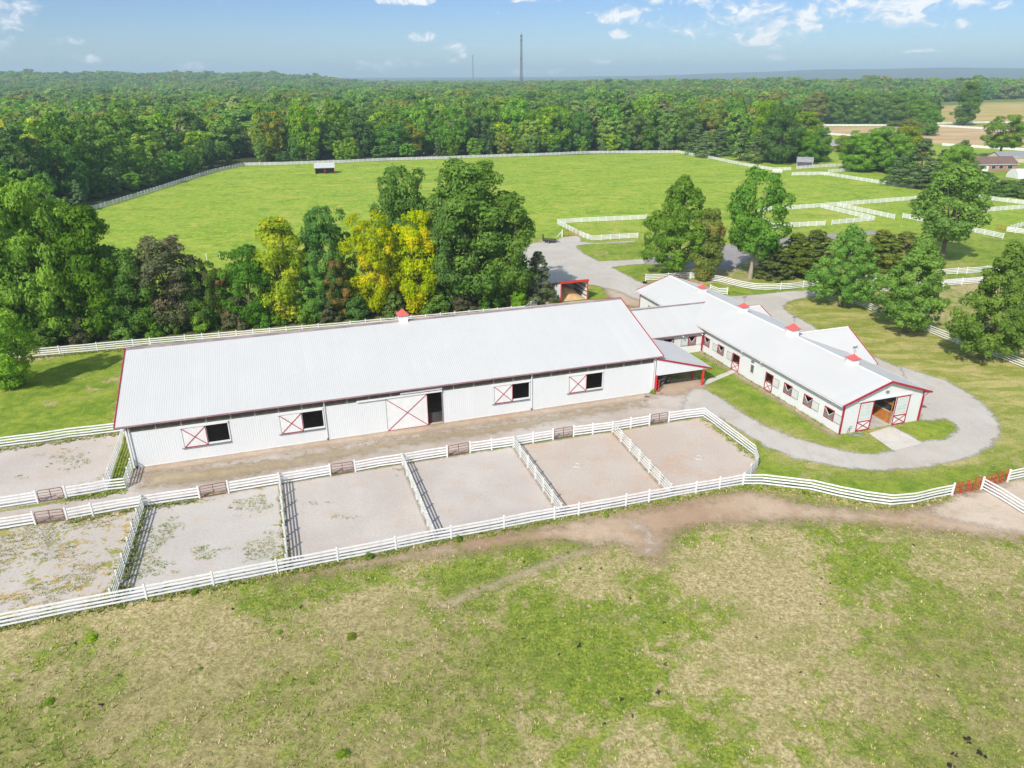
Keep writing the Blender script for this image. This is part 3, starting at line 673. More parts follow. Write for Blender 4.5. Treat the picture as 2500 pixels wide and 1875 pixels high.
def xbrace(o, ex, x0, x1, z0, z1, w, d, out):
    o = Vector(o); ex = Vector(ex); up = Vector((0, 0, 1)); nz = ex.cross(up); r = []
    for (a, b, k) in (((x0, z0), (x1, z1), 0), ((x0, z1), (x1, z0), 0.012)):
        mb = MB(); mb.beam(o + ex * a[0] + up * a[1] + nz * (out + k), o + ex * b[0] + up * b[1] + nz * (out + k), w, d, nz); r.append(mb)
    return r
def wbox(o, ex, x0, x1, z0, z1, a, b):
    o = Vector(o); ex = Vector(ex); up = Vector((0, 0, 1)); nz = ex.cross(up)
    P = lambda x, z, k: o + ex * x + up * z + nz * k
    return MB().hexa([P(x0, z0, a), P(x0, z0, b), P(x1, z0, b), P(x1, z0, a), P(x0, z1, a), P(x0, z1, b), P(x1, z1, b), P(x1, z1, a)])
def cupola(parent, x, y, z, size, apex, vane=True, name='cupola'):
    c = empty(name, (x, y, z)); c.parent = parent
    s = size / 2; hb = (apex - z) * 0.52
    MB().box(-s * 0.74, s * 0.74, -s * 0.74, s * 0.74, -0.45, hb).build('cupola_base', M['white'], c)
    for dx, dy in ((0, -1), (-1, 0), (1, 0), (0, 1)):
        mb = MB()
        for i in range(4):
            zz_ = hb * (0.25 + 0.16 * i)
            if dx == 0: mb.box(-s * 0.5, s * 0.5, dy * s * 0.74 - 0.02, dy * s * 0.74 + 0.02, zz_, zz_ + 0.05)
            else: mb.box(dx * s * 0.74 - 0.02, dx * s * 0.74 + 0.02, -s * 0.5, s * 0.5, zz_, zz_ + 0.05)
        mb.build('louvre', M['white'], c)
    mb = MB(); hr = apex - z - hb
    rings = [(s, hb), (s, hb + 0.05), (s * 0.62, hb + hr * 0.34), (s * 0.05, hb + hr)]
    for r_, z_ in rings: mb.v += [(-r_, -r_, z_), (r_, -r_, z_), (r_, r_, z_), (-r_, r_, z_)]
    for k in range(len(rings) - 1):
        for i in range(4): j = (i + 1) % 4; mb.f.append((4*k+i, 4*k+j, 4*k+4+j, 4*k+4+i))
    mb.f += [(3, 2, 1, 0), (12, 13, 14, 15)]
    mb.build('cupola_roof', M['red_roof'], c)
    if vane:
        top = apex - z; mb = MB().tube([(0, 0, top - 0.1), (0, 0, top + 0.85)], 0.022, 5)
        mb.beam((-0.28, 0, top + 0.42), (0.28, 0, top + 0.42), 0.02, 0.02).beam((0, -0.28, top + 0.42), (0, 0.28, top + 0.42), 0.02, 0.02)
        mb.beam((-0.34, 0.1, top + 0.72), (0.34, -0.1, top + 0.72), 0.02, 0.03)
        mb.prism([(-0.36, 0.1, top + 0.72), (-0.2, 0.06, top + 0.98), (0.05, 0.0, top + 0.92), (0.2, -0.05, top + 1.08), (0.26, -0.06, top + 0.86), (0.1, -0.02, top + 0.74)], (0.006, 0.02, 0))
        mb.build('weathervane', M['steel'], c)
    return c

# --- arena barn
LA, WA, EA, RA, OA, GA = 1.6249*KS, 0.6568*KS, 0.1344*KS, 0.2423*KS, 0.011*KS, 0.0219*KS
A0 = np.array([-1.056, 1.7294, 0]) * KS
arena = tag(empty('arena_barn', A0, RZ), 'long white steel riding arena barn with red trim and one red cupola', 'barn')
SL = (RA - EA) / (WA / 2 + OA)
WZ = EA + SL * OA - 0.06
ops = [(7.48, 9.58, 1.75, 3.74), (17.19, 19.31, 1.76, 3.74), (28.0, 32.62, 0.0, 4.0), (41.18, 43.28, 1.78, 3.74), (50.72, 52.84, 1.74, 3.74)]
wall_run(arena, (0, 0, 0), (1, 0, 0), LA, 4.05, ops)
wall_run(arena, (LA, WA, 0), (-1, 0, 0), LA, WZ)
ghA = lambda x: WZ + SL * min(x, WA - x)
wall_run(arena, (0, WA, 0), (0, -1, 0), WA, ghA, [(9.5, 14.5, 0, 4.2)])
wall_run(arena, (LA, 0, 0), (0, 1, 0), WA, ghA)
# dull translucent strip under the eave, with pale posts behind it showing as battens
nst = 50; sw_ = LA / nst
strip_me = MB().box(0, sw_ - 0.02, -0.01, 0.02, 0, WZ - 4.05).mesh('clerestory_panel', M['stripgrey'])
bat_me = MB().box(-0.06, 0.06, -0.045, -0.011, 0, WZ - 4.05 - 0.02).mesh('batten', M['batten'])
bat2_me = MB().box(-0.015, 0.015, -0.03, -0.011, 0, WZ - 4.05 - 0.02).mesh('batten', M['batten'])
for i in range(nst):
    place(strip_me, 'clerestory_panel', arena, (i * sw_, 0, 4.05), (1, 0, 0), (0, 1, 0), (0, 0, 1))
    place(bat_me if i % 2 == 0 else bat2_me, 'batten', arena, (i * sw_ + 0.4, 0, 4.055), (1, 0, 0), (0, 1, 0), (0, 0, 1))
# roof sheets
roof_slope(arena, (-GA, -OA, EA), (1, 0, 0), LA + 2 * GA, (0, WA / 2 + OA, RA - EA), M['roof'])
roof_slope(arena, (LA + GA, WA + OA, EA), (-1, 0, 0), LA + 2 * GA, (0, -(WA / 2 + OA), RA - EA), M['roof'])
mb = MB(); mb.prism([(-GA, WA/2 - 0.36, RA - 0.10), (-GA, WA/2, RA + 0.055), (-GA, WA/2 + 0.36, RA - 0.10), (-GA, WA/2 + 0.33, RA - 0.16), (-GA, WA/2 - 0.33, RA - 0.16)], (LA + 2*GA, 0, 0))
mb.build('ridge_cap', M['ridge'], arena)
for yy in (-OA, WA + OA):
    MB().beam((-GA, yy, EA - 0.10), (LA + GA, yy, EA - 0.10), 0.10, 0.17).build('fascia', M['red'], arena)
    MB().beam((-GA, yy - 0.075 if yy < 1 else yy + 0.075, EA - 0.07), (LA + GA, yy - 0.075 if yy < 1 else yy + 0.075, EA - 0.07), 0.05, 0.10).build('gutter', M['ridge'], arena)
for xx in (-GA - 0.03, LA + GA + 0.03):
    for s in (-1, 1):
        MB().beam((xx, WA/2 + s * (WA/2 + OA), EA - 0.06), (xx, WA/2, RA - 0.03), 0.09, 0.26).build('rake_trim', M['red'], arena)
box('corner_trim', M['red'], arena, -0.075, -0.03, -0.03, 0.12, 0, WZ); box('corner_trim', M['white'], arena, -0.07, 0.10, -0.075, -0.03, 0, WZ)
box('corner_trim', M['white'], arena, LA - 0.10, LA + 0.07, -0.075, -0.03, 0, WZ)
box('base_trim', M['white'], arena, 0.1, 27.9, -0.05, -0.03, 0.0, 0.14); box('base_trim', M['white'], arena, 32.75, LA - 0.1, -0.05, -0.03, 0.0, 0.14)
for dsx in (0.28, 19.55, 43.6, LA - 0.25):
    d = MB().beam((dsx, -0.10, 0.25), (dsx, -0.10, WZ - 0.5), 0.09, 0.08, (0, 1, 0)).beam((dsx, -0.10, WZ - 0.5), (dsx, -0.40, WZ - 0.12), 0.09, 0.08, (1, 0, 0)).build('downspout', M['white'], arena)
    MB().beam((dsx, -0.10, 0.0), (dsx, -0.10, 0.25), 0.12, 0.11, (0, 1, 0)).build('boot', M['black'], d)
def arena_shutter(x0, x1, z0, z1, openx1):
    s = wbox((0, 0, 0), (1, 0, 0), x0, x1, z0, z1, 0.06, 0.10).build('shutter', M['white'], arena)
    for i in range(1, round((x1 - x0) / 0.3)):
        xx = x0 + i * (x1 - x0) / round((x1 - x0) / 0.3)
        if openx1 is None and i % 2: continue
        wbox((0, 0, 0), (1, 0, 0), xx - 0.012, xx + 0.012, z0 + 0.05, z1 - 0.05, 0.10, 0.112).build('rib', M['white'], s)
    for mb in xbrace((0, 0, 0), (1, 0, 0), x0 + 0.04, x1 - 0.04, z0 + 0.04, z1 - 0.04, 0.075, 0.03, 0.125): mb.build('brace', M['red'], s)
    for (p, q) in (((x0, z0), (x1, z0)),):
        wbox((0, 0, 0), (1, 0, 0), x0, x1, z0 - 0.05, z0 + 0.03, 0.09, 0.13).build('edge_trim', M['red'], s)
    wbox((0, 0, 0), (1, 0, 0), x1 - 0.04, x1 + 0.02, z0 + 0.03, z1, 0.09, 0.13).build('edge_trim', M['red'], s)
    wbox((0, 0, 0), (1, 0, 0), x0 - 0.03, x0 + 0.01, z0 + 0.03, z1, 0.07, 0.11).build('edge_trim', M['steel'], s)
    if openx1:
        wbox((0, 0, 0), (1, 0, 0), x0 - 0.25, openx1 + 0.06, z1 + 0.06, z1 + 0.24, 0.03, 0.17).build('track_cover', M['white'], arena)
        wbox((0, 0, 0), (1, 0, 0), x1 + 0.05, openx1 + 0.06, z0 + 0.02, z0 + 0.17, 0.03, 0.12).build('sill', M['white'], arena)
        wbox((0, 0, 0), (1, 0, 0), x0 - 0.3, openx1 + 0.06, z0 - 0.12, z0 - 0.06, 0.03, 0.16).build('guide_rail', M['steel'], arena)
        wbox((0, 0, 0), (1, 0, 0), openx1, openx1 + 0.09, z0 + 0.17, z1 + 0.06, 0.03, 0.09).build('jamb', M['white'], arena)
for (a, b, c_) in ((5.13, 7.40, 9.60), (14.84, 17.10, 19.33), (38.95, 41.17, 43.30), (48.48, 50.70, 52.86)): arena_shutter(a, b, 1.56, 3.72, c_)
arena_shutter(26.26, 30.92, 0.04, 3.98, None)
wbox((0, 0, 0), (1, 0, 0), 23.05, 32.70, 4.06, 4.22, 0.05, 0.22).build('track_cover', M['white'], arena)
wbox((0, 0, 0), (1, 0, 0), 27.9, 32.70, 4.36, 4.56, 0.05, 0.20).build('track_cover', M['white'], arena)
wbox((0, 0, 0), (1, 0, 0), 32.62, 32.72, 0.0, 4.06, 0.03, 0.09).build('jamb', M['steel'], arena)
box('arena_floor', M['arena_floor'], arena, 0.05, LA - 0.05, 0.05, WA - 0.05, -0.2, 0.04)
for xx in (2.5, 12.0, 23.0, 35.5, 46.5, 57.0):
    MB().beam((xx, 0.25, 0), (xx, 0.25, WZ - 0.1), 0.15, 0.2, (0, 1, 0)).build('wall_post', M['inner'], arena)
MB().box(0.2, LA - 0.2, 0.35, 0.40, 0.04, 1.3).build('kick_board', M['dark'], arena)
MB().box(0.2, LA - 0.2, WA - 0.5, WA - 0.42, 0.04, 1.3).build('kick_board', M['dark'], arena)
cupola(arena, 30.75, WA / 2, RA, 1.5, 10.45, vane=False)

# --- stable barn
WB, LB, EB, OB, GB, RB = 0.3012*KS, 1.2889*KS, 0.1022*KS, 0.0187*KS, 0.0123*KS, 0.1586*KS
B0 = np.array([0.9933, 1.9184, 0]) * KS
stable = tag(empty('stable_barn', B0, RZ), 'long white stable with red framed windows, Dutch doors and four red cupolas', 'stable')
SB = (RB - EB) / (WB / 2 + OB); WZB = EB + SB * OB - 0.05
WIN = [(1.30, 2.67), (4.93, 6.20), (8.52, 9.82), (22.93, 24.20), (26.50, 27.80)]
DOORS = [(12.12, 13.45), (19.25, 20.66)]
wo_ = [(LB - b, LB - a, 1.15, 2.28) for a, b in WIN] + [(LB - b, LB - a, 0.05, 2.27) for a, b in DOORS] + [(LB - 16.66, LB - 15.95, 1.12, 2.22)]
wall_run(stable, (0, LB, 0), (0, -1, 0), LB, WZB, wo_)
ghB = lambda x: WZB + SB * min(x, WB - x)
wall_run(stable, (0, 0, 0), (1, 0, 0), WB, ghB, [(4.0, 7.22, 0, 3.66)])
wall_run(stable, (WB, LB, 0), (-1, 0, 0), WB, ghB, [(4.0, 7.2, 0, 3.66)])
wall_run(stable, (WB, 0, 0), (0, 1, 0), LB, WZB)
roof_slope(stable, (-OB, LB + GB, EB), (0, -1, 0), LB + 2 * GB, (WB / 2 + OB, 0, RB - EB), M['roof'])
roof_slope(stable, (WB + OB, -GB, EB), (0, 1, 0), LB + 2 * GB, (-(WB / 2 + OB), 0, RB - EB), M['roof'])
MB().prism([(WB/2 - 0.22, -GB, RB - 0.035), (WB/2, -GB, RB + 0.05), (WB/2 + 0.22, -GB, RB - 0.035), (WB/2, -GB, RB - 0.02)], (0, LB + 2*GB, 0)).build('ridge_cap', M['white'], stable)
for xx, sg in ((-OB, -1), (WB + OB, 1)):
    MB().beam((xx, -GB, EB - 0.08), (xx, LB + GB, EB - 0.08), 0.06, 0.14).build('fascia', M['red'], stable)
    MB().beam((xx + sg * 0.07, -GB, EB - 0.06), (xx + sg * 0.07, LB + GB, EB - 0.06), 0.08, 0.09).build('gutter', M['white'], stable)
    y0 = 0.03 if True else 0
    MB().hexa([(xx, -GB + 0.05, EB - 0.15), (0.0 if sg < 0 else WB, -GB + 0.05, EB - 0.15), (0.0 if sg < 0 else WB, LB, EB - 0.15), (xx, LB, EB - 0.15),
               (xx, -GB + 0.05, EB - 0.12), (0.0 if sg < 0 else WB, -GB + 0.05, EB - 0.12), (0.0 if sg < 0 else WB, LB, EB - 0.12), (xx, LB, EB - 0.12)]).build('soffit', M['white'], stable)
for yy in (-GB - 0.03, LB + GB + 0.03):
    for s in (-1, 1):
        MB().beam((WB/2 + s * (WB/2 + OB + 0.02), yy, EB - 0.05), (WB/2, yy, RB - 0.03), 0.08, 0.24).build('rake_trim', M['red'], stable)
for (xx, yy) in ((0, 0), (WB, 0), (WB, LB), (0, LB)):
    sx_ = -1 if xx == 0 else 1; sy_ = -1 if yy == 0 else 1
    MB().box(*sorted((xx + sx_ * 0.03, xx + sx_ * 0.075)), *sorted((yy + sy_ * 0.075, yy - sy_ * 0.08)), 0, WZB - 0.1).box(*sorted((xx + sx_ * 0.03, xx - sx_ * 0.10)), *sorted((yy + sy_ * 0.03, yy + sy_ * 0.074)), 0, WZB - 0.1).build('corner_trim', M['red'], stable)
WO, WE = (0, LB, 0), (0, -1, 0)
def stall_guard(parent, o, ex, x0, x1, z0, z1):
    o = Vector(o); ex = Vector(ex); up = Vector((0, 0, 1)); nz = ex.cross(up); xm = (x0 + x1) / 2; zm = z0 + (z1 - z0) * 0.30
    P = lambda x, z, k: o + ex * x + up * z + nz * k
    g = MB().prism([P(x0, z0, 0.0), P(x1, z0, 0.0), P(x1, z1 - 0.1, 0.0), P(xm, zm, 0.0), P(x0, z1 - 0.1, 0.0)], nz * -0.02).build('stall_guard', M['steel'], parent)
    MB().beam(P(x0, z1 - 0.1, 0.02), P(xm, zm, 0.02), 0.05, 0.04, nz).beam(P(xm, zm, 0.02), P(x1, z1 - 0.1, 0.02), 0.05, 0.04, nz).build('guard_bar', M['white'], g)
def shutter_leaf(parent, o, ex, x0, x1, z0, z1):
    s = wbox(o, ex, x0, x1, z0, z1, 0.05, 0.085).build('shutter', M['shutter'], parent)
    mb = MB(); q = frame_rect(o, ex, x0 + 0.035, x1 - 0.035, z0 + 0.035, z1 - 0.035, 0.035, 0.02, 0.09); q.build('shutter_edge', M['inner'], s)
    return s
def stable_window(parent, o, ex, x0, x1, z0=1.15, z1=2.28, shut=0):
    fr = frame_rect(o, ex, x0, x1, z0, z1, 0.10, 0.05, 0.055).build('window_frame', M['red'], parent)
    stall_guard(fr, o, ex, x0 + 0.02, x1 - 0.02, z0 + 0.02, z1 - 0.02)
    if shut: 
        w = 1.16
        if shut > 0: shutter_leaf(parent, o, ex, x1 + 0.13, x1 + 0.13 + w, z0 - 0.02, z1 - 0.08)
        else: shutter_leaf(parent, o, ex, x0 - 0.13 - w, x0 - 0.13, z0 - 0.02, z1 - 0.08)
for i, (a, b) in enumerate(WIN):
    stable_window(stable, WO, WE, LB - b, LB - a, shut=(1 if i < 3 else (-1 if i == 3 else 0)))
for i, (a, b) in enumerate(DOORS):
    x0, x1 = LB - b, LB - a
    frame_rect(WO, WE, x0, x1, 0.12, 2.27, 0.10, 0.05, 0.055).build('door_frame', M['red'], stable)
    dl = wbox(WO, WE, x0 + 0.02, x1 - 0.02, 0.12, 1.12, -0.02, 0.02).build('dutch_door', M['white'], stable)
    for mb in xbrace(WO, WE, x0 + 0.05, x1 - 0.05, 0.16, 1.08, 0.075, 0.03, 0.035): mb.build('brace', M['red'], dl)
    wbox(WO, WE, x0 + 0.02, x1 - 0.02, 1.12, 1.20, -0.02, 0.05).build('top_rail', M['red'], dl)
    s = shutter_leaf(stable, WO, WE, *((x1 + 0.13, x1 + 1.33) if i == 0 else (x0 - 1.33, x0 - 0.13)), 1.12, 2.2)
# small six-over-six sash window and the light above it
sx0, sx1 = LB - 16.66, LB - 15.95
wf = frame_rect(WO, WE, sx0, sx1, 1.12, 2.22, 0.07, 0.05, 0.055).build('sash_window', M['white'], stable)
for r_ in range(2):
    for q in range(3):
        for s2 in range(2):
            pw_, ph_ = 0.71 / 3, 0.55 / 2
            wbox(WO, WE, sx0 + q * pw_ + 0.02, sx0 + (q + 1) * pw_ - 0.02, 1.12 + r_ * 0.55 + s2 * ph_ + 0.02, 1.12 + r_ * 0.55 + (s2 + 1) * ph_ - 0.02, -0.03, -0.01).build('pane', M['glass'], wf)
wbox(WO, WE, sx0, sx1, 1.12, 2.22, -0.05, -0.032).build('muntin', M['white'], wf)
wbox(WO, WE, sx0 + 0.12, sx1 - 0.12, 2.62, 2.80, 0.03, 0.2).build('wall_light', M['steel'], stable)
for yy in (10.0, 14.0, 18.4, 23.2):
    MB().tube([(-0.03, yy, 3.2), (-0.03, yy, WZB - 0.05)], 0.03, 6).build('conduit', M['steel'], stable)
for yy in (13.9, 18.0):
    MB().tube([(-OB + 0.1, yy, EB - 0.18), (-OB - 0.12, yy, EB - 0.30)], [0.05, 0.10], 8).build('flood_light', M['white'], stable)
# near gable: two sliding doors with frosted panes, opening between them
def slide_door(x0, x1):
    o, ex = (0, 0, 0), (1, 0, 0)
    d = wbox(o, ex, x0, x1, 0.05, 3.66, 0.06, 0.10).build('sliding_door', M['white'], stable)
    frame_rect(o, ex, x0 + 0.13, x1 - 0.13, 0.18, 3.50, 0.13, 0.04, 0.115).build('door_rail', M['red'], d)
    wbox(o, ex, x0 + 0.13, x1 - 0.13, 1.16, 1.28, 0.10, 0.135).build('door_rail', M['red'], d)
    for mb in xbrace(o, ex, x0 + 0.15, x1 - 0.15, 0.20, 1.14, 0.10, 0.03, 0.116): mb.build('brace', M['red'], d)
    nx2, nz2 = 4, 5; pw_ = (x1 - x0 - 0.44) / nx2; ph_ = (3.42 - 1.38) / nz2
    wbox(o, ex, x0 + 0.18, x1 - 0.18, 1.33, 3.47, 0.10, 0.108).build('window_field', M['white'], d)
    for i in range(nx2):
        for j in range(nz2):
            wbox(o, ex, x0 + 0.22 + i * pw_ + 0.012, x0 + 0.22 + (i + 1) * pw_ - 0.012, 1.38 + j * ph_ + 0.012, 1.38 + (j + 1) * ph_ - 0.012, 0.108, 0.114).build('pane', M['pane'], d)
slide_door(2.06, 4.02); slide_door(7.20, 9.16)
wbox((0, 0, 0), (1, 0, 0), 1.75, 9.40, 3.70, 3.86, 0.03, 0.16).build('track_cover', M['white'], stable)
wbox((0, 0, 0), (1, 0, 0), 5.42, 5.76, 4.42, 4.60, 0.03, 0.22).build('wall_light', M['steel'], stable)
MB().tube([(WB + 0.1, -0.1, 0.1), (WB + 0.1, -0.1, WZB - 0.8), (WB + OB, -0.2, EB - 0.15)], 0.05, 6).build('downspout', M['red'], stable)
# aisle with wooden stall fronts
box('aisle_floor', M['soffit'], stable, 0.06, WB - 0.06, 0.06, LB - 0.06, -0.15, 0.035)
for side, xx in ((1, 7.30), (-1, 3.92)):
    for bay in range(4):
        y0 = 0.35 + bay * 3.66
        for i in range(6):
            MB().box(xx - 0.03, xx + 0.03, y0 + 0.06, y0 + 3.55, 0.08 + i * 0.225, 0.08 + i * 0.225 + 0.215).build('plank', M['wood'], stable)
        MB().box(xx - 0.05, xx + 0.05, y0 - 0.06, y0 + 0.05, 0.04, 2.9).build('stall_post', M['wood'], stable)
        mb = MB()
        for k in range(24):
            yk = y0 + 0.12 + k * 0.148
            mb.beam((xx, yk, 1.5), (xx, min(yk + 0.45, y0 + 3.5), 2.35), 0.014, 0.014).beam((xx + 0.012, yk, 2.35), (xx + 0.012, min(yk + 0.45, y0 + 3.5), 1.5), 0.014, 0.014)
        mb.build('grille', M['steel'], stable)
        MB().box(xx - 0.05, xx + 0.05, y0 + 0.05, y0 + 3.55, 2.36, 2.55).build('plank', M['wood'], stable)
        MB().box(xx - 0.04, xx + 0.04, y0 + 0.05, y0 + 3.55, 1.43, 1.50).build('grille_rail', M['lumber'], stable)
for bay in range(9):
    yy = 3.9 + bay * 3.62
    MB().box(0.1, 3.86, yy - 0.04, yy + 0.04, 0.04, 2.3).build('stall_divider', M['wood_old'], stable)
# east wings
def wing(y, ze, zr, u1, half):
    sl = (zr - ze) / half
    roof_slope(stable, (WB/2 + 0.4, y - half, ze), (1, 0, 0), u1 - WB/2 - 0.4, (0, half, zr - ze), M['roof'])
    roof_slope(stable, (u1, y + half, ze), (-1, 0, 0), u1 - WB/2 - 0.4, (0, -half, zr - ze), M['roof'])
    MB().prism([(WB/2 + 1.6, y - 0.2, zr - 0.04), (WB/2 + 1.6, y, zr + 0.045), (WB/2 + 1.6, y + 0.2, zr - 0.04), (WB/2 + 1.6, y, zr - 0.02)], (u1 - WB/2 - 1.6, 0, 0)).build('ridge_cap', M['white'], stable)
    for s in (-1, 1): MB().beam((u1 + 0.03, y + s * half, ze - 0.05), (u1 + 0.03, y, zr - 0.03), 0.08, 0.22).build('rake_trim', M['red'], stable)
    hw = half - 0.4; zw = ze + sl * 0.4 - 0.05
    wall_run(stable, (u1 - 0.4, y - hw, 0), (0, 1, 0), 2 * hw, lambda x: zw + sl * min(x, 2 * hw - x))
    wall_run(stable, (WB + 0.02, y - hw, 0), (1, 0, 0), u1 - 0.4 - WB - 0.02, zw)
    wall_run(stable, (u1 - 0.4, y + hw, 0), (-1, 0, 0), u1 - 0.4 - WB - 0.02, zw)
wing(16.87, 2.52, 5.70, 15.03, 6.1)
wing(32.0, 3.28, 4.60, 12.15, 4.0)
cupola(stable, WB/2, 38.0, RB, 1.30, 6.95, vane=False)
cupola(stable, WB/2, 27.2, RB, 1.30, 7.02)
cupola(stable, WB/2, 16.4, RB, 1.55, 7.33)
cupola(stable, WB/2, 5.6, RB, 1.35, 6.95)
# X shutter on the far end of the west wall
fs = wbox(WO, WE, LB - 44.6, LB - 43.3, 0.9, 2.2, 0.04, 0.08).build('shutter', M['white'], stable)
frame_rect(WO, WE, LB - 44.5, LB - 43.4, 1.0, 2.1, 0.10, 0.04, 0.09).build('shutter_edge', M['red'], fs)
for mb in xbrace(WO, WE, LB - 44.5, LB - 43.4, 1.0, 2.1, 0.07, 0.03, 0.095): mb.build('brace', M['red'], fs)
# hydrant and hose coil by the near corner
hy = tag(empty('yard_hydrant', B0 + UX * 1.0 - NX * 0.35), 'grey yard hydrant with a hose coiled at its foot by the stable corner', 'hydrant')
MB().tube([(0, 0, 0), (0, 0, 0.85), (0.02, 0, 0.95)], 0.035, 8).build('standpipe', M['steel'], hy)
MB().beam((-0.02, 0, 0.98), (0.25, 0, 1.02), 0.04, 0.05).beam((0.0, 0, 0.82), (-0.14, 0, 0.76), 0.06, 0.06).build('pump_handle', M['steel'], hy)
mb = MB()
for k in range(4):
    r_ = 0.55 - 0.06 * k; mb.tube([(0.95 + r_ * 1.25 * math.cos(t), -0.12 + r_ * 0.62 * math.sin(t), 0.05 + 0.035 * k) for t in np.linspace(0, 2*math.pi, 20)], 0.028, 5)
mb.tube([(-0.14, 0, 0.74), (-0.28, -0.08, 0.35), (-0.1, -0.2, 0.05), (0.4, -0.3, 0.05)], 0.028, 5)
mb.build('hose', M['hose'], hy, True)

# --- low link building between the two barns
LK0 = A0 + UX * LA
link_b = tag(empty('link_building', LK0, RZ), 'low white roofed passage building joining the arena barn to the stable', 'building')
LZ_E, LZ_R, LT_E, LT_R = 3.10, 5.27, 10.42, 17.2
ls = (LZ_R - LZ_E) / (LT_R - LT_E)
roof_slope(link_b, (0.06, LT_E, LZ_E), (1, 0, 0), 13.9, (0, LT_R - LT_E, LZ_R - LZ_E), M['roof'])
up_len = 4.2
MB().poly([(13.96, LT_E + 1.85, LZ_E + ls * 1.85), (18.6, LT_R, LZ_R), (13.96, LT_R, LZ_R)]).poly([(13.96, LT_R, LZ_R), (18.6, LT_R, LZ_R), (13.96, 2*LT_R - LT_E - 1.85, LZ_E + ls * 1.85)]).build('valley_panel', M['roof'], link_b)
roof_slope(link_b, (13.96, 2 * LT_R - LT_E, LZ_E), (-1, 0, 0), 13.9, (0, -(LT_R - LT_E), LZ_R - LZ_E), M['roof'])
MB().prism([(0.06, LT_R - 0.3, LZ_R - 0.07), (0.06, LT_R, LZ_R + 0.06), (0.06, LT_R + 0.3, LZ_R - 0.07), (0.06, LT_R, LZ_R - 0.12)], (18.0, 0, 0)).build('ridge_cap', M['ridge'], link_b)
MB().beam((0.1, LT_E, LZ_E - 0.09), (13.93, LT_E, LZ_E - 0.09), 0.08, 0.18).build('fascia', M['red'], link_b)
MB().beam((0.1, LT_E - 0.07, LZ_E - 0.06), (13.93, LT_E - 0.07, LZ_E - 0.06), 0.08, 0.09).build('gutter', M['ridge'], link_b)
LY = 10.9
wall_run(link_b, (0.08, LY, 0), (1, 0, 0), 13.90, LZ_E + ls * 0.45 - 0.05, [(7.57, 8.95, 1.15, 2.4), (11.5, 12.6, 1.2, 2.38)])
wall_run(link_b, (13.98, 2 * LT_R - LY, 0), (-1, 0, 0), 13.90, LZ_E)
stable_window(link_b, (0.08, LY, 0), (1, 0, 0), 7.57, 8.95, 1.15, 2.4)
stable_window(link_b, (0.08, LY, 0), (1, 0, 0), 11.5, 12.6, 1.2, 2.38, shut=-1)
wbox((0.08, LY, 0), (1, 0, 0), 12.72, 13.86, 1.2, 2.34, 0.05, 0.09).build('shutter', M['white'], link_b)
box('corner_trim', M['red'], link_b, 13.70, 13.93, LY - 0.16, LY - 0.06, 0.1, 2.9)
MB().box(9.5, 13.9, LY - 0.12, LY - 0.05, 0, 0.75).build('plinth', M['white'], link_b)
for xx in (10.2, 13.3): MB().tube([(xx, LT_E - 0.05, LZ_E - 0.2), (xx + 0.05, LT_E - 0.3, LZ_E - 0.28)], [0.05, 0.10], 8).build('flood_light', M['white'], link_b)

# --- lean-to canopy on the arena's end wall
can = tag(empty('lean_to_canopy', LK0, RZ), 'white lean-to canopy on red posts against the arena end wall', 'canopy')
C_W, C_Z0, C_Z1, C_Y0, C_Y1 = 8.2, 4.68, 2.38, -0.25, 9.75
roof_slope(can, (C_W, C_Y0, C_Z1), (0, 1, 0), C_Y1 - C_Y0, (-C_W + 0.05, 0, C_Z0 - C_Z1), M['roof'])
MB().beam((0.05, C_Y0 - 0.03, C_Z0 - 0.08), (C_W, C_Y0 - 0.03, C_Z1 - 0.08), 0.07, 0.20).build('rake_trim', M['red'], can)
MB().beam((C_W + 0.02, C_Y0, C_Z1 - 0.07), (C_W + 0.02, C_Y1, C_Z1 - 0.07), 0.07, 0.14).build('fascia', M['white'], can)
n = 8; wp = (C_W - 0.15) / n
for i in range(n):
    x0 = 0.1 + i * wp; x1 = x0 + wp; zt = lambda x: C_Z0 - (C_Z0 - C_Z1) * x / C_W - 0.14
    MB().prism([(x0, C_Y0 + 0.05, 2.28), (x1 - 0.004, C_Y0 + 0.05, 2.28), (x1 - 0.004, C_Y0 + 0.05, max(2.30, zt(x1))), (x0, C_Y0 + 0.05, max(2.30, zt(x0)))], (0, 0.03, 0)).build('infill_panel', M['wall'], can)
for (px_, py_) in ((7.1, -0.1), (7.1, 2.25), (7.1, 4.6), (7.1, 6.95), (7.1, 9.3), (0.22, -0.12)):
    MB().box(px_ - 0.1, px_ + 0.1, py_ - 0.1, py_ + 0.1, 0, C_Z0 - (C_Z0 - C_Z1) * px_ / C_W - 0.06 if px_ > 1 else 2.4).build('post', M['red_bright'], can)
MB().beam((7.1, C_Y0 + 0.1, 2.46), (7.1, C_Y1 - 0.1, 2.46), 0.1, 0.18).build('header', M['lumber'], can)
for yy in np.arange(0.6, 9.5, 1.2): MB().beam((0.1, yy, C_Z0 - 0.16), (C_W - 0.1, yy, C_Z1 - 0.14), 0.05, 0.15).build('rafter', M['lumber'], can)
def wpos(base, x, y, z=0): return base + UX * x + NX * y + np.array([0, 0, z])
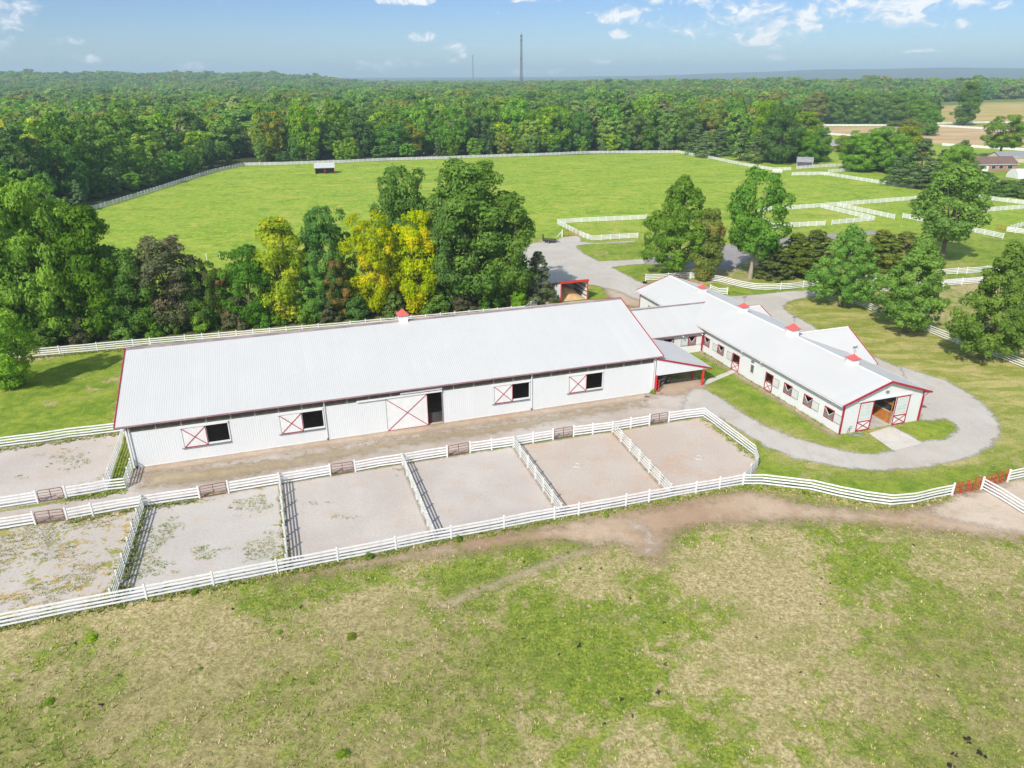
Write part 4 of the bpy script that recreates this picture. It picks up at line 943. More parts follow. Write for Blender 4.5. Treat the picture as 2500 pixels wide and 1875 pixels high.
# red gate panel folded against the corner post
fg = tag(empty('folded_gate', wpos(LK0, 0.55, -0.35), RZ + rad(62)), 'bright red gate folded back at the arena corner beside the canopy', 'gate')
MB().beam((0, 0, 0.08), (0, 0, 1.75), 0.07, 0.07).beam((1.1, 0, 0.08), (1.1, 0, 1.05), 0.06, 0.06).beam((0, 0, 1.72), (1.1, 0, 1.05), 0.05, 0.05).beam((0, 0, 0.12), (1.1, 0, 0.12), 0.05, 0.05).build('gate_frame', M['red_bright'], fg)
for k in range(5): MB().beam((0, 0, 0.35 + k * 0.26), (1.1, 0, 0.30 + k * 0.18), 0.03, 0.05).build('gate_rail', M['red_bright'], fg)
# farm wagon standing in the shade
wg = tag(empty('flat_wagon', wpos(LK0, 2.2, 2.6), RZ + rad(8)), 'dark flat wagon parked in the shade under the canopy', 'wagon')
MB().box(-1.3, 1.3, -0.7, 0.7, 0.55, 0.66).build('deck', M['steel'], wg)
MB().beam((1.3, 0, 0.5), (2.3, 0, 0.3), 0.08, 0.08).build('tongue', M['black'], wg)
def wheel(parent, x, y, z, r, w):
    t = MB().tube([(x, y - w/2, z), (x, y - w/2 + 0.03, z), (x, y + w/2 - 0.03, z), (x, y + w/2, z)], [r * 0.86, r, r, r * 0.86], 14).build('wheel', M['rubber'], parent)
    MB().tube([(x, y - w/2 - 0.012, z), (x, y + w/2 + 0.012, z)], r * 0.5, 10).build('rim', M['steel'], t)
for dx in (-0.9, 0.9):
    for dy in (-0.78, 0.78): wheel(wg, dx, dy, 0.33, 0.33, 0.16)
MB().box(-1.25, -0.2, -0.6, 0.6, 0.66, 1.15).build('load', M['black'], wg)

# --- open-fronted bedding shed
SH0 = G(1300 + 380/5.53, 560 + 985/5.53)
shed = tag(empty('bedding_shed', SH0, RZ + rad(1.2)), 'open-fronted white shed with bright red fascia and a sawdust heap inside', 'shed')
SW_, SDp, SHf, SHb = 5.15, 5.6, 3.75, 1.85
shs = (SHb - SHf) / SDp
wall_run(shed, (0, SDp, 0), (0, -1, 0), SDp, lambda x: SHf + shs * (SDp - x) - 0.1)
wall_run(shed, (SW_, 0, 0), (0, 1, 0), SDp, lambda x: SHf + shs * x - 0.1)
wall_run(shed, (SW_, SDp, 0), (-1, 0, 0), SW_, SHb - 0.05)
roof_slope(shed, (-0.15, -0.2, SHf - shs * -0.2 * -1 + 0.02), (1, 0, 0), SW_ + 0.3, (0, SDp + 0.5, shs * (SDp + 0.5)), M['roof'])
MB().box(-0.18, SW_ + 0.18, -0.26, -0.20, SHf - 0.32, SHf + 0.06).build('fascia', M['red_bright'], shed)
for xx in (-0.2, SW_ + 0.14): MB().beam((xx + 0.03, -0.2, SHf - 0.06), (xx + 0.03, SDp + 0.3, SHf - 0.06 + shs * (SDp + 0.5)), 0.06, 0.16).build('rake_trim', M['red'], shed)
for xx in (-0.10, SW_ - 0.08): MB().box(xx, xx + 0.17, -0.19, -0.02, 0, SHf - 0.33).build('corner_post', M['red_bright'], shed)
for zz_ in (0.7, 1.5, 2.3): MB().beam((SW_ - 0.1, 0.1, zz_), (SW_ - 0.1, SDp - 0.1, zz_ - 0.0), 0.06, 0.13).build('girt', M['black'], shed)
hp = []
gx = np.linspace(0.15, SW_ - 0.25, 22); gy = np.linspace(0.2, SDp - 0.15, 22)
for y in gy:
    for x in gx:
        d = 1 - ((x - 2.1) / 3.0) ** 2; e = min(1, max(0, (y - 0.4) / 2.6))
        hp.append((x, y, max(0.02, 1.75 * d * e + 0.12 * random.random() - 0.05)))
hf = [(j*22+i, j*22+i+1, (j+1)*22+i+1, (j+1)*22+i) for j in range(21) for i in range(21)]
sh_h = link(bpy.data.objects.new('sawdust_heap', mesh_np('sawdust_heap', hp, hf, M['sawdust'], True)))
sh_h.location = SH0; sh_h.rotation_euler = (0, 0, RZ + rad(1.2)); tag(sh_h, 'tan sawdust heap filling the open white shed', 'heap')
lp = tag(empty('lumber_pile', G(1345, 738), RZ + rad(40)), 'stack of pale boards leaning beside the open shed', 'lumber')
for k in range(7): MB().beam((-1.6, k * 0.16, 0.06 + 0.07 * (k % 3)), (1.5 + random.uniform(-.2, .2), k * 0.17, 0.10 + 0.09 * (k % 4)), 0.15, 0.05).build('board', M['lumber'], lp)

# ------------------------------------------------------------------ fences and gates
PW, PH = 0.13, 1.42
def post_mesh(mat, h=PH, w=PW):
    mb = MB().box(-w/2, w/2, -w/2, w/2, 0, h - 0.03)
    b = len(mb.v); c = w/2 + 0.012
    mb.v += [(-c,-c,h-0.03),(c,-c,h-0.03),(c,c,h-0.03),(-c,c,h-0.03),(0,0,h+0.045)]
    mb.f += [(b+3,b+2,b+1,b),(b,b+1,b+4),(b+1,b+2,b+4),(b+2,b+3,b+4),(b+3,b,b+4)]
    return mb.mesh('post', mat)
def rail_mesh(mat, t=0.045, hh=0.145): return MB().box(0, 1, -t/2, t/2, -hh/2, hh/2).mesh('rail', mat)
FM = {'vinyl': (post_mesh(M['vinyl']), rail_mesh(M['vinyl'])), 'old': (post_mesh(M['oldfence'], 1.46, 0.15), rail_mesh(M['oldfence'], 0.04, 0.14)),
      'far': (post_mesh(M['vinyl']), rail_mesh(M['vinyl'], 0.05, 0.17))}
RAILZ = (0.24, 0.56, 0.88, 1.20)
def fence(label, px, style='vinyl', bays=True, world=False, group=None, skip_end=False, side=0.0, name='board_fence', bay=2.42, rz=RAILZ):
    pts = np.array(px, float) if world else np.array([G(u, v) for u, v in px])
    o = tag(empty(name, pts[0]), label, 'fence', group)
    pm, rm = FM[style]; org = pts[0]
    first = True
    for a, b in zip(pts[:-1], pts[1:]):
        d = b - a; Ls = np.linalg.norm(d); dx = d / Ls; ny = np.array([-dx[1], dx[0], 0])
        n = max(1, round(Ls / bay)); s = Ls / n; an = math.atan2(dx[1], dx[0])
        for i in range(n):
            p = a + dx * s * i - org
            if i or first:
                q = bpy.data.objects.new('post', pm); link(q, o); q.location = p + np.array([0, 0, random.uniform(-0.02, 0.02)]); q.rotation_euler = (random.gauss(0, .011), random.gauss(0, .011), an)
                first = False
            if bays:
                for z in rz:
                    r_ = bpy.data.objects.new('rail', rm); link(r_, o)
                    za, zb_ = random.gauss(0, .013), random.gauss(0, .013)
                    r_.location = p + ny * side + np.array([0, 0, z + za]); r_.scale = (s, 1, 1); r_.rotation_euler = (0, -math.atan2(zb_ - za, s), an)
        if not bays:
            for z in rz:
                r_ = bpy.data.objects.new('rail', rm); link(r_, o); r_.location = a - org + np.array([0, 0, z]); r_.scale = (Ls, 1, 1); r_.rotation_euler = (0, 0, an)
        first = False
    if not skip_end:
        q = bpy.data.objects.new('post', pm); link(q, o); q.location = pts[-1] - org; q.rotation_euler = (0, 0, an)
    return o
_gm = {}
def gate(label, a, b, mat, rails=5, h=1.30, ups=1, group=None, gap=0.16, name='tube_gate'):
    p = G(*a); q = G(*b); d = q - p; w = np.linalg.norm(d) - 2 * gap; an = math.atan2(d[1], d[0])
    o = tag(empty(name, p + d / np.linalg.norm(d) * gap, an), label, 'gate', group)
    r_ = 0.036; c = 0.18; z0 = 0.12
    fr = MB().tube([(0, 0, z0 + c), (0, 0, h - c), (c*0.3, 0, h - c*0.3), (c, 0, h), (w - c, 0, h), (w - c*0.3, 0, h - c*0.3), (w, 0, h - c), (w, 0, z0 + c), (w - c*0.3, 0, z0 + c*0.3), (w - c, 0, z0), (c, 0, z0), (c*0.3, 0, z0 + c*0.3), (0, 0, z0 + c)], r_, 6)
    fr.build('gate_frame', mat, o)
    for i in range(rails - 2):
        z = z0 + (h - z0) * (i + 1) / (rails - 1)
        MB().tube([(0, 0, z), (w, 0, z)], 0.030, 5).build('gate_rail', mat, o)
    for i in range(ups):
        x = w * (i + 1) / (ups + 1); MB().box(x - 0.03, x + 0.03, -0.025, 0.025, z0, h).build('upright', mat, o)
    return o

F1P = [(-105, 1553), (2.8, 1533.6), (97, 1514), (185, 1496), (275, 1479), (440, 1446), (602, 1414), (752, 1385), (897, 1357), (1036, 1328), (1166, 1304), (1294, 1279), (1470, 1248), (1639, 1215.6), (1813, 1185)]
fence('long white board fence between the front pasture and the paddocks', F1P)
fence('white board fence dipping from the rounded paddock corner to the red gate', [(1813, 1185), (1860, 1185), (1914, 1191), (1979, 1199), (2043, 1214), (2110, 1227), (2174, 1236), (2230, 1231), (2279, 1219), (2323, 1210)])
fence('white board fence running to the lower right from the red gates', [(2395, 1195), (2435, 1217), (2484, 1248), (2545, 1285)])
fence('short white board fence at the right edge beyond the red gates', [(2459, 1176), (2497, 1168), (2570, 1150)])
gate('red tube gate at right, left of the diagonal fence', (2325, 1209), (2393, 1195), M['gate_red'], 6, 1.35, 3)
gate('red tube gate at right, right of the diagonal fence', (2397, 1194), (2458, 1176), M['gate_red'], 6, 1.35, 3)
PAD = [([(-60, 1303), (26, 1291), (87, 1281)], None), ([(165, 1271), (289, 1248), (351, 1238), (422, 1227), (488, 1217.5)], None), ([(559, 1204), (622, 1193), (684, 1183), (749, 1172), (807, 1162)], None),
       ([(868, 1153), (921, 1143), (982, 1134), (1038, 1124), (1092, 1116)], None), ([(1148, 1105.5), (1252, 1091), (1350, 1074)], None), ([(1400, 1066), (1493, 1054), (1585, 1038)], None)]
plabels = ['white board fence at the left edge, leftmost of the row along the drive', 'white drive-side fence where the first weathered divider meets it', 'white drive-side fence where the second weathered divider meets it',
           'white drive-side fence where the third weathered divider meets it', 'white drive-side fence where the fourth divider meets it', 'white drive-side fence where the fifth divider, nearest the rounded corner, meets it']
for (q, _), lb in zip(PAD, plabels): fence(lb, q)
fence('white board fence curving round the corner of the last paddock', [(1632, 1030.6), (1674, 1024), (1717, 1019), (1747, 1041), (1777, 1064), (1809, 1088), (1841, 1113), (1849, 1142), (1813, 1184)], skip_end=True)
glab = ['first', 'second', 'third', 'fourth', 'fifth', 'sixth']
for i in range(6):
    a = PAD[i][0][-1]; b = PAD[i + 1][0][0] if i < 5 else (1632, 1030.6)
    gate(f'rust brown tube gate into a paddock, {glab[i]} from the left along the drive', a, b, M['gate'])
dl = ['weathered divider fence between the weedy and the tufted paddock at left', 'weathered divider fence beside the tufted paddock, second from the left', 'weathered divider fence in the middle of the grey paddocks',
      'weathered divider fence between the grey and the first tan paddock', 'weathered divider fence before the rounded end paddock']
for i, (a, b) in enumerate((((351, 1238), (275, 1478)), ((684, 1183), (703, 1393)), ((982, 1134), (1060, 1323)), ((1252, 1091), (1372, 1264)), ((1493, 1054), (1639, 1215)))):
    p = G(*a); q = G(*b); d = (q - p) / np.linalg.norm(q - p)
    fence(dl[i], [p + d * 0.22, q - d * 0.22], 'old', world=True, side=0.09)
# pen left of the arena barn
fence('white board fence along the lane at the left edge, left of a gate', [(-70, 1254), (17, 1240), (93, 1228)])
gate('rust brown tube gate into the pen left of the arena barn', (93, 1228), (163, 1217), M['gate'])
fence('short white fence turning the corner up to the arena barn', [(163, 1217), (230, 1206), (259, 1200), (308, 1194), (323, 1148)])
fence('white fence along the pen beside the arena end wall', [(303, 1062), (296, 1095), (287, 1118), (278, 1146), (261, 1198)])
fence('white fence between the pen and the lawn left of the arena barn', [(-70, 1103), (42, 1088), (104, 1081), (165, 1071), (225, 1064), (297, 1055)])
fence('white fence along the wood behind the arena barn', [(-90, 890), (0, 880), (100, 870), (194, 861.6), (284, 853), (411, 842), (818, 807), (1282, 764), (1310, 745)])
# around the garden and the road
fence('white fence curving along the near side of the garden trees', [(1576, 686), (1603, 684.7), (1658, 681), (1713, 681), (1737, 686), (1762, 690), (1788, 697), (1815, 703.6), (1845, 708), (1878, 709), (1932, 706.6), (1988, 699), (2114, 688), (2142, 686), (2313, 671), (2382, 667), (2480, 658)])
fence('short white fence behind the stable roof beside the road', [(1733, 712), (1753, 720), (1775, 719)])
fence('white fence along the lower side of the road at right', [(2095, 714), (2116, 712), (2152, 713), (2326, 697), (2368, 694), (2470, 685)])
fence('white fence running down the right lawn past three round trees', [(2076, 738), (2106, 750), (2131, 762), (2243, 803.5), (2273, 815), (2304, 828), (2370, 853), (2444, 877.6), (2483, 893), (2560, 925)])
# big pasture
fence('white fence round the wooded left and back of the big pasture', [(60, 562), (106, 547), (167, 530), (268, 501), (330, 482), (399, 460), (475, 435), (532, 418), (596, 404.5), (684, 402.6), (840, 397.5), (944, 392.3), (1077, 388.5), (1210, 383.6), (1324, 380), (1438, 375), (1552, 374), (1652, 373.5)], 'far', False)
fence('white fence along the far right side of the big pasture', [(1652, 373.5), (1736, 388), (1812, 404.5), (1888, 417), (1930, 416)], 'far', False)
fence('tiny white fence stub at the far corner of the big pasture', [(1886, 421.6), (1909, 422)], 'far', False)
fence('white fence sloping right from the pasture corner to the pine', [(1933, 429), (2002, 427), (2024, 429), (2078, 438), (2154, 450), (2226, 458.4)], 'far', False)
fence('white fence in front of the dark small barn', [(1945, 413), (2057, 406)], 'far', False)
fence('white fence under the trees right of the dark small barn', [(2022, 421.6), (2180, 410)], 'far', False)
fence('white fence round the small pen at the end of the gravel yard', [(1578, 535.5), (1400, 544), (1360, 547), (1415, 576.5), (1445, 588), (1557, 581)], 'far', False)
fence('long white fence across the lower right of the big pasture', [(1850, 517), (2002, 507), (2036, 504), (2218, 490), (2362, 480), (2438, 492), (2500, 499.5), (2570, 508)], 'far', False)
fence('white diagonal fence, left of the pair crossing the right paddocks', [(2004, 508), (2135, 539), (2030, 549)], 'far', False)
fence('white diagonal fence, right of the pair crossing the right paddocks', [(2044, 505), (2183, 535)], 'far', False)
fence('white angled fence between the two middle garden trees', [(1850, 533.6), (1888, 557.5), (2013, 551)], 'far', False)
fence('white fence running behind the tall tree to the right edge', [(2203, 532), (2317, 554.5), (2448, 583)], 'far', False)
fence('white fence at the right edge above the tall tree fence', [(2381, 519.6), (2500, 510), (2570, 505)], 'far', False)
fence('white fence corner at the right edge beside a red gate', [(2570, 545), (2500, 552.6), (2456, 566), (2500, 571.6), (2570, 580)], 'far', False)
gate('small red gate at the right edge among white fences', (2432, 560), (2454, 564), M['gate_red'], 5, 1.3, 1, gap=0.1)
gate('red tube gate at the end of the gravel yard', (1374, 577), (1413, 575), M['gate_red'], 5, 1.5, 2)
bp = tag(empty('braced_post', G(1372, 579)), 'white gate post with a slanting brace beside the yard gate', 'post')
MB().box(-0.1, 0.1, -0.1, 0.1, 0, 1.9).build('post', M['vinyl'], bp); MB().beam((-0.05, 0, 1.4), (-1.4, -0.3, 0.05), 0.1, 0.1).build('brace', M['vinyl'], bp)
# far field fences, too small to show single posts
def far_fence(label, px, rz=(0.3, 0.65, 1.0, 1.35)):
    pts = [G(u, v) for u, v in px]; o = tag(empty('field_fence', pts[0]), label, 'fence')
    rails = [MB() for _ in rz]; ps = MB(); org = pts[0]
    for a, b in zip(pts[:-1], pts[1:]):
        for mb, z in zip(rails, rz): mb.beam(a - org + [0, 0, z], b - org + [0, 0, z], 0.07, 0.26)
        n = max(1, round(np.linalg.norm(b - a) / 3.0))
        for i in range(n + 1):
            p = a + (b - a) * i / n - org; ps.box(p[0]-.09, p[0]+.09, p[1]-.09, p[1]+.09, 0, 1.6)
    for mb in rails: mb.build('rail', M['vinyl'], o)
    tag(ps.build('post_row', M['vinyl'], o), kind='stuff')
far_fence('thin white fence along the near edge of the golden field', [(1994, 308), (2190, 308), (2285, 303), (2400, 301), (2560, 300)])
far_fence('thin white fence across the middle of the peach field', [(2285, 309), (2400, 316), (2480, 326), (2560, 334)])
far_fence('thin white fence at the near left of the peach field', [(1985, 326), (2080, 334)])
far_fence('thin white fence at the near right of the peach field', [(2300, 356), (2500, 369), (2560, 374)])
far_fence('thin white fence along the far edge of the golden field', [(2275, 263), (2480, 260), (2560, 259)])

# ------------------------------------------------------------------ trees
def tube_np(pts, rads, n=7):
    mb = MB().tube(pts, rads, n, caps=False); return mb
def envelope(kind, z):
    if kind == 'round': t = np.clip((z - 0.52) / np.where(z > 0.52, 0.48, 0.47), -1, 1); return 0.41 * np.sqrt(1 - np.abs(t) ** 2.5)
    if kind == 'oval': t = np.clip((z - 0.46) / np.where(z > 0.46, 0.54, 0.42), -1, 1); return 0.31 * np.sqrt(1 - np.abs(t) ** 2.2)
    if kind == 'linden': t = np.clip((z - 0.09) / 0.91, 0, 1); return 0.41 * np.power(np.sin(np.pi * np.power(t, 0.50)), 0.85)
    if kind == 'tall': t = np.clip((z - 0.22) / 0.78, 0, 1); return 0.33 * np.power(np.sin(np.pi * np.power(t, 0.85)), 0.55)
    if kind == 'pine': t = np.clip((z - 0.06) / 0.94, 0, 1); return 0.34 * np.power(1 - t, 0.75) * np.clip(t / 0.10, 0, 1) ** 0.5
    if kind == 'juniper': t = np.clip((z - 0.03) / 0.97, 0, 1); return 0.30 * np.power(1 - t, 0.55) * np.clip(t / 0.08, 0, 1) ** 0.4
    if kind == 'shrub': t = np.clip(z, 0, 1); return 0.55 * np.power(np.clip(1 - t * t, 0, 1), 0.5)
def crown_mesh(kind, seed, nlobe, nleaf, leaf, mat, lr=(0.055, 0.125), droop=0.0, core=True):
    """unit-height crown: many leaf blades set on the skins of overlapping clumps inside an uneven envelope"""
    r = np.random.default_rng(seed)
    z_lo = {'tall': 0.25, 'juniper': 0.05, 'shrub': 0.05, 'pine': 0.10, 'linden': 0.14}.get(kind, 0.09)
    C = []; Rr = []
    skew = r.uniform(0.70, 1.22, 10)
    while len(C) < nlobe:
        z = r.uniform(z_lo, 0.95); a = r.uniform(0, 2 * np.pi)
        e = envelope(kind, np.array(z)) * np.interp(a / (2*np.pi) * 9, np.arange(10), np.r_[skew[:9], skew[0]])
        rr = r.uniform(*lr) * (0.55 if kind in ('pine', 'juniper') else 1.0) * (1.0 - 0.30 * z)
        q = max(0.0, e - rr * 0.75) * np.sqrt(r.uniform(0.12, 1.0))
        C.append((q * np.cos(a), q * np.sin(a), min(z, 0.985 - rr * 0.7))); Rr.append(rr)
    C = np.array(C); Rr = np.array(Rr)
    w = Rr ** 2; idx = r.choice(nlobe, nleaf, p=w / w.sum())
    d = r.normal(size=(nleaf, 3)); d[:, 2] += 0.35
    out = C[idx].copy(); out[:, 2] = (out[:, 2] - 0.5) * 0.4; out /= np.maximum(np.linalg.norm(out, axis=1), 0.05)[:, None]
    d += out * 0.8; d /= np.linalg.norm(d, axis=1)[:, None]
    ph = r.uniform(0, 7, (3, nlobe))
    wob = 1 + 0.22 * np.sin(d[:, 0] * 7 + ph[0][idx]) * np.sin(d[:, 1] * 8 + ph[1][idx]) + 0.14 * np.sin(d[:, 2] * 11 + ph[2][idx])
    rad_ = Rr[idx] * (0.80 + 0.26 * r.random(nleaf)) * wob
    flat = np.array([1, 1, 0.78]) if kind not in ('pine',) else np.array([1.35, 1.35, 0.45])
    P = C[idx] + d * rad_[:, None] * flat
    P[:, 2] -= droop * np.hypot(P[:, 0], P[:, 1])
    P[:, 2] = np.maximum(P[:, 2], 0.02)
    nrm = d * 0.95 + r.normal(size=(nleaf, 3)) * 0.34 + np.array([0, 0, 0.12]); nrm /= np.linalg.norm(nrm, axis=1)[:, None]
    t1 = np.cross(nrm, r.normal(size=(nleaf, 3))); t1 /= np.linalg.norm(t1, axis=1)[:, None]; t2 = np.cross(nrm, t1)
    s = leaf * np.exp(r.normal(-0.12, 0.36, nleaf)).clip(0.4, 1.9)[:, None]
    V = np.stack([P - t1 * s * 0.75, P + t2 * s * 0.42 - t1 * s * 0.05 + nrm * s * 0.10, P + t1 * s * 0.75, P - t2 * s * 0.42 + t1 * s * 0.08 - nrm * s * 0.06], 1).reshape(-1, 3)
    Fq = np.arange(nleaf * 4).reshape(-1, 4)
    lobe_t = r.random(nlobe)
    return mesh_np(f'crown_{kind}', V, Fq, mat, False, {'tint': ('FACE', r.random(nleaf)), 'lobe': ('FACE', np.clip(lobe_t[idx] + r.normal(0, 0.08, nleaf), 0, 1))}), C
def trunk_mesh(kind, seed, C, mat, r0=0.024):
    r = np.random.default_rng(seed); mb = MB()
    top = {'pine': 0.93, 'juniper': 0.85, 'shrub': 0.3}.get(kind, 0.74)
    ks = np.linspace(0, 1, 7); bend = r.normal(0, 0.012, (7, 2)).cumsum(0) * (0.4 if kind == 'pine' else 1.0)
    pts = [(bend[i, 0] * k, bend[i, 1] * k, top * k - 0.01) for i, k in enumerate(ks)]
    rads = [r0 * (1.45 if i == 0 else 1.0) * (1 - 0.80 * k) for i, k in enumerate(ks)]
    mb.tube(pts, rads, 8, caps=False)
    for i in range(9 if kind != 'shrub' else 4):
        c = C[r.integers(len(C))]; k = r.uniform(0.22, 0.6); b = Vector((bend[3, 0] * k, bend[3, 1] * k, top * k)); e = Vector(c)
        if e.z < b.z: b.z = max(0.05, e.z - 0.12)
        m_ = b.lerp(e, 0.5) + Vector((0, 0, 0.03))
        mb.tube([b, m_, e], [r0 * 0.42, r0 * 0.26, r0 * 0.10], 5, caps=False)
    return mb.mesh('trunk', mat, True)
PROTO = {}
def proto(key, kind, seed, nlobe, nleaf, leaf, mat, bark='bark', **kw):
    cm, C = crown_mesh(kind, seed, nlobe, nleaf, leaf, mat, **kw)
    PROTO[key] = (cm, trunk_mesh(kind, seed, C, M[bark], kw.get('r0', 0.024) if 'r0' in kw else 0.024))
for i in range(3): proto(f'round{i}', 'round', 20 + i, 120, 30000, 0.0160, L['green'])
for i in range(2): proto(f'oval{i}', 'oval', 30 + i, 105, 27000, 0.0155, L['green'])
for i in range(2): proto(f'linden{i}', 'linden', 35 + i, 210, 34000, 0.0150, L['green'], lr=(0.040, 0.090))
for i in range(2): proto(f'tall{i}', 'tall', 40 + i, 85, 20000, 0.0165, L['green'])
for i in range(2): proto(f'juniper{i}', 'juniper', 50 + i, 150, 15000, 0.0170, L['olive'])
proto('pine0', 'pine', 60, 150, 16000, 0.0170, L['pine'], droop=0.10); proto('pine1', 'pine', 61, 130, 14000, 0.0180, L['pine'], droop=0.10)
proto('shrub0', 'shrub', 70, 45, 5000, 0.05, L['green'], lr=(0.12, 0.22)); proto('shrub1', 'shrub', 71, 40, 5000, 0.05, L['green'], lr=(0.12, 0.22))
for i in range(4): proto(f'wood{i}', ('round', 'round', 'oval', 'round')[i], 80 + i, 85, 7000, 0.031, L[('green', 'deep', 'green', 'bright')[i]])
proto('woodpine', 'pine', 90, 90, 5000, 0.032, L['pine'], droop=0.1)
NAMES = {'linden': 'broadleaf_tree', 'round': 'broadleaf_tree', 'oval': 'broadleaf_tree', 'tall': 'broadleaf_tree', 'juniper': 'juniper_tree', 'pine': 'pine_tree', 'shrub': 'shrub', 'wood': 'broadleaf_tree', 'woodpine': 'pine_tree'}
UNIT_R = {'linden': 0.41, 'round': 0.41, 'oval': 0.31, 'tall': 0.34, 'juniper': 0.26, 'pine': 0.36, 'shrub': 0.58, 'wood': 0.41, 'woodpine': 0.36}
def tree_w(loc, height, halfw, key, leaf, label, group=None, name=None, rz=None, bark=None):
    kd = key.rstrip('0123456789'); cm, tm = PROTO[key]
    s = halfw / UNIT_R[kd]
    o = empty(name or NAMES[kd], loc, random.uniform(0, 6.28) if rz is None else rz, (s, s, height))
    tag(o, label, 'shrub' if kd == 'shrub' else 'tree', group)
    t = bpy.data.objects.new('trunk', tm); link(t, o)
    c = bpy.data.objects.new('crown', cm); link(c, o)
    if leaf is not None:
        c.material_slots[0].link = 'OBJECT'; c.material_slots[0].material = L[leaf]
    if bark:
        t.material_slots[0].link = 'OBJECT'; t.material_slots[0].material = M[bark]
    return o, c
def tree(base, top, hw, key, leaf, label, **kw):
    h_ = hgt(base, top); return tree_w(G(*base), h_, hw / pxm(base), key, leaf, label, **kw)
# wood edge behind the arena barn, left to right
tree((32, 948), 750, 80, 'round0', 'bright', 'small yellow-green maple alone on the lawn at the left edge', name='maple_tree')
tree((-60, 850), 440, 120, 'round1', 'green', 'big green tree cut by the left edge behind the white fence')
tree((62, 842), 436, 112, 'round2', 'green', 'broad green tree, first fully in view behind the left fence')
tree((165, 832), 434, 100, 'round0', 'green', 'tall green tree whose crown tops the fence end of the big pasture')
tree((258, 826), 502, 84, 'oval0', 'green', 'green oval tree at the right of the left clump')
tree((330, 818), 600, 72, 'round1', 'deep', 'darker green tree between the oval tree and the grey-brown tree')
tree((195, 700), 500, 70, 'round2', 'deep', 'dark tree standing back in the left clump')
tree((20, 690), 470, 85, 'round0', 'deep', 'dark tree at the left edge behind the clump')
tree((440, 806), 572, 82, 'oval1', 'brown', 'grey-brown leaved tree right of the left clump')
tree((505, 800), 640, 55, 'round2', 'deep', 'low dark tree beside the grey-brown tree')
tree((548, 795), 655, 40, 'round0', 'rust', 'small rusty tree left of the blue-green tree')
tree((615, 790), 600, 66, 'round1', 'deep', 'blue-green tree left of the yellow-green maple')
tree((705, 786), 530, 68, 'oval0', 'lime', 'bright yellow-green maple behind the left half of the barn', name='maple_tree')
tree((812, 770), 504, 66, 'round1', 'deep', 'dark green tree between the two kinds of yellow maple')
tree((832, 778), 625, 40, 'round0', 'rust', 'small orange-red tree in front of the dark tree')
tree((770, 782), 640, 46, 'round2', 'green', 'low green tree right of the bright yellow-green maple')
tree((925, 768), 515, 74, 'round2', 'gold', 'golden yellow maple behind the barn cupola', name='maple_tree')
tree((1025, 762), 512, 76, 'round0', 'lime', 'yellow and green maple right of the golden maple', name='maple_tree')
tree((1000, 730), 404, 80, 'round1', 'deep', 'dark tree rising behind the yellow maples')
tree((1165, 748), 381, 118, 'oval1', 'green', 'tallest dark green tree in the middle of the picture')
tree((1240, 745), 470, 72, 'oval0', 'green', 'green tree on the right flank of the tallest tree')
tree((1100, 752), 470, 80, 'round0', 'green', 'green tree on the left flank of the tallest tree')
tree((1312, 738), 612, 44, 'juniper1', 'cedar', 'ragged grey-green cedar beside the open shed', name='cedar_tree', bark='bark_pale')
SHR = [(380, 815, 730, 40), (430, 812, 745, 34), (500, 806, 735, 38), (575, 800, 725, 40), (640, 795, 735, 36), (680, 792, 742, 30), (745, 788, 735, 34), (800, 784, 728, 36), (870, 779, 720, 42), (960, 772, 712, 40), (1060, 765, 705, 42), (1130, 758, 700, 40), (1200, 752, 698, 36), (1265, 748, 690, 30),
       (300, 828, 770, 36), (210, 836, 775, 40), (120, 845, 785, 40), (30, 855, 795, 40)]
for i, (bx_, by_, ty_, hw_) in enumerate(SHR):
    where = ['left of the grey-brown tree', 'under the grey-brown tree', 'below the low dark tree', 'between the small rusty and the blue-green tree', 'below the right side of the blue-green tree', 'at the left foot of the bright yellow-green maple', 'at the right foot of the bright yellow-green maple', 'below the dark tree between the maples',
             'at the left foot of the golden maple', 'between the golden and the yellow and green maple', 'at the foot of the yellow and green maple', 'at the left foot of the tallest tree', 'at the right foot of the tallest tree', 'left of the ragged cedar', 'below the darker green tree at left', 'below the green oval tree', 'below the tall tree of the left clump', 'below the broad tree at the left edge'][i]
    tree((bx_, by_), ty_, hw_, f'shrub{i % 2}', ('deep', 'green', 'green', 'brown')[i % 4], 'leafy shrub ' + where + ', behind the fence', group='undergrowth shrubs behind the arena barn')
# garden and right side
tree((1650, 672), 424, 90, 'linden1', 'green', 'bright green tree, left of the three garden trees')
tree((1718, 684), 508, 52, 'round0', 'mixed', 'green tree turning orange between two taller garden trees')
tree((1830, 680), 404, 72, 'tall0', 'deep', 'open crowned green tree, right of the three garden trees', bark='bark_pale')
for (b, t_, w_, k_, lb) in (((1886, 680), 592, 34, 'juniper0', 'olive juniper at the left end of the juniper row'), ((1935, 676), 568, 42, 'juniper1', 'olive juniper second in the row'), ((1985, 672), 556, 44, 'juniper0', 'tallest olive juniper left of the round green tree'),
                        ((2140, 664), 560, 48, 'juniper1', 'olive juniper just right of the round green tree'), ((2200, 658), 562, 46, 'juniper0', 'olive juniper between two round trees'), ((2255, 655), 585, 38, 'juniper1', 'olive juniper at the right end of the row')):
    tree(b, t_, w_ * 1.3, k_, 'olive', lb)
tree((2050, 747), 545, 80, 'linden0', 'green', 'round green tree by the road bend, left of three along the fence')
tree((2209, 811), 568, 96, 'linden1', 'green', 'round green tree by the right lawn fence, middle of three')
tree((2402, 880), 585, 104, 'linden0', 'green', 'dark round tree by the right lawn fence, nearest of three')
tree((2296, 640), 402, 88, 'tall1', 'green', 'tall open tree at right, standing above the junipers')
tree((2238, 458), 334, 62, 'pine0', 'pine', 'soft pale pine at the end of the pasture fence')
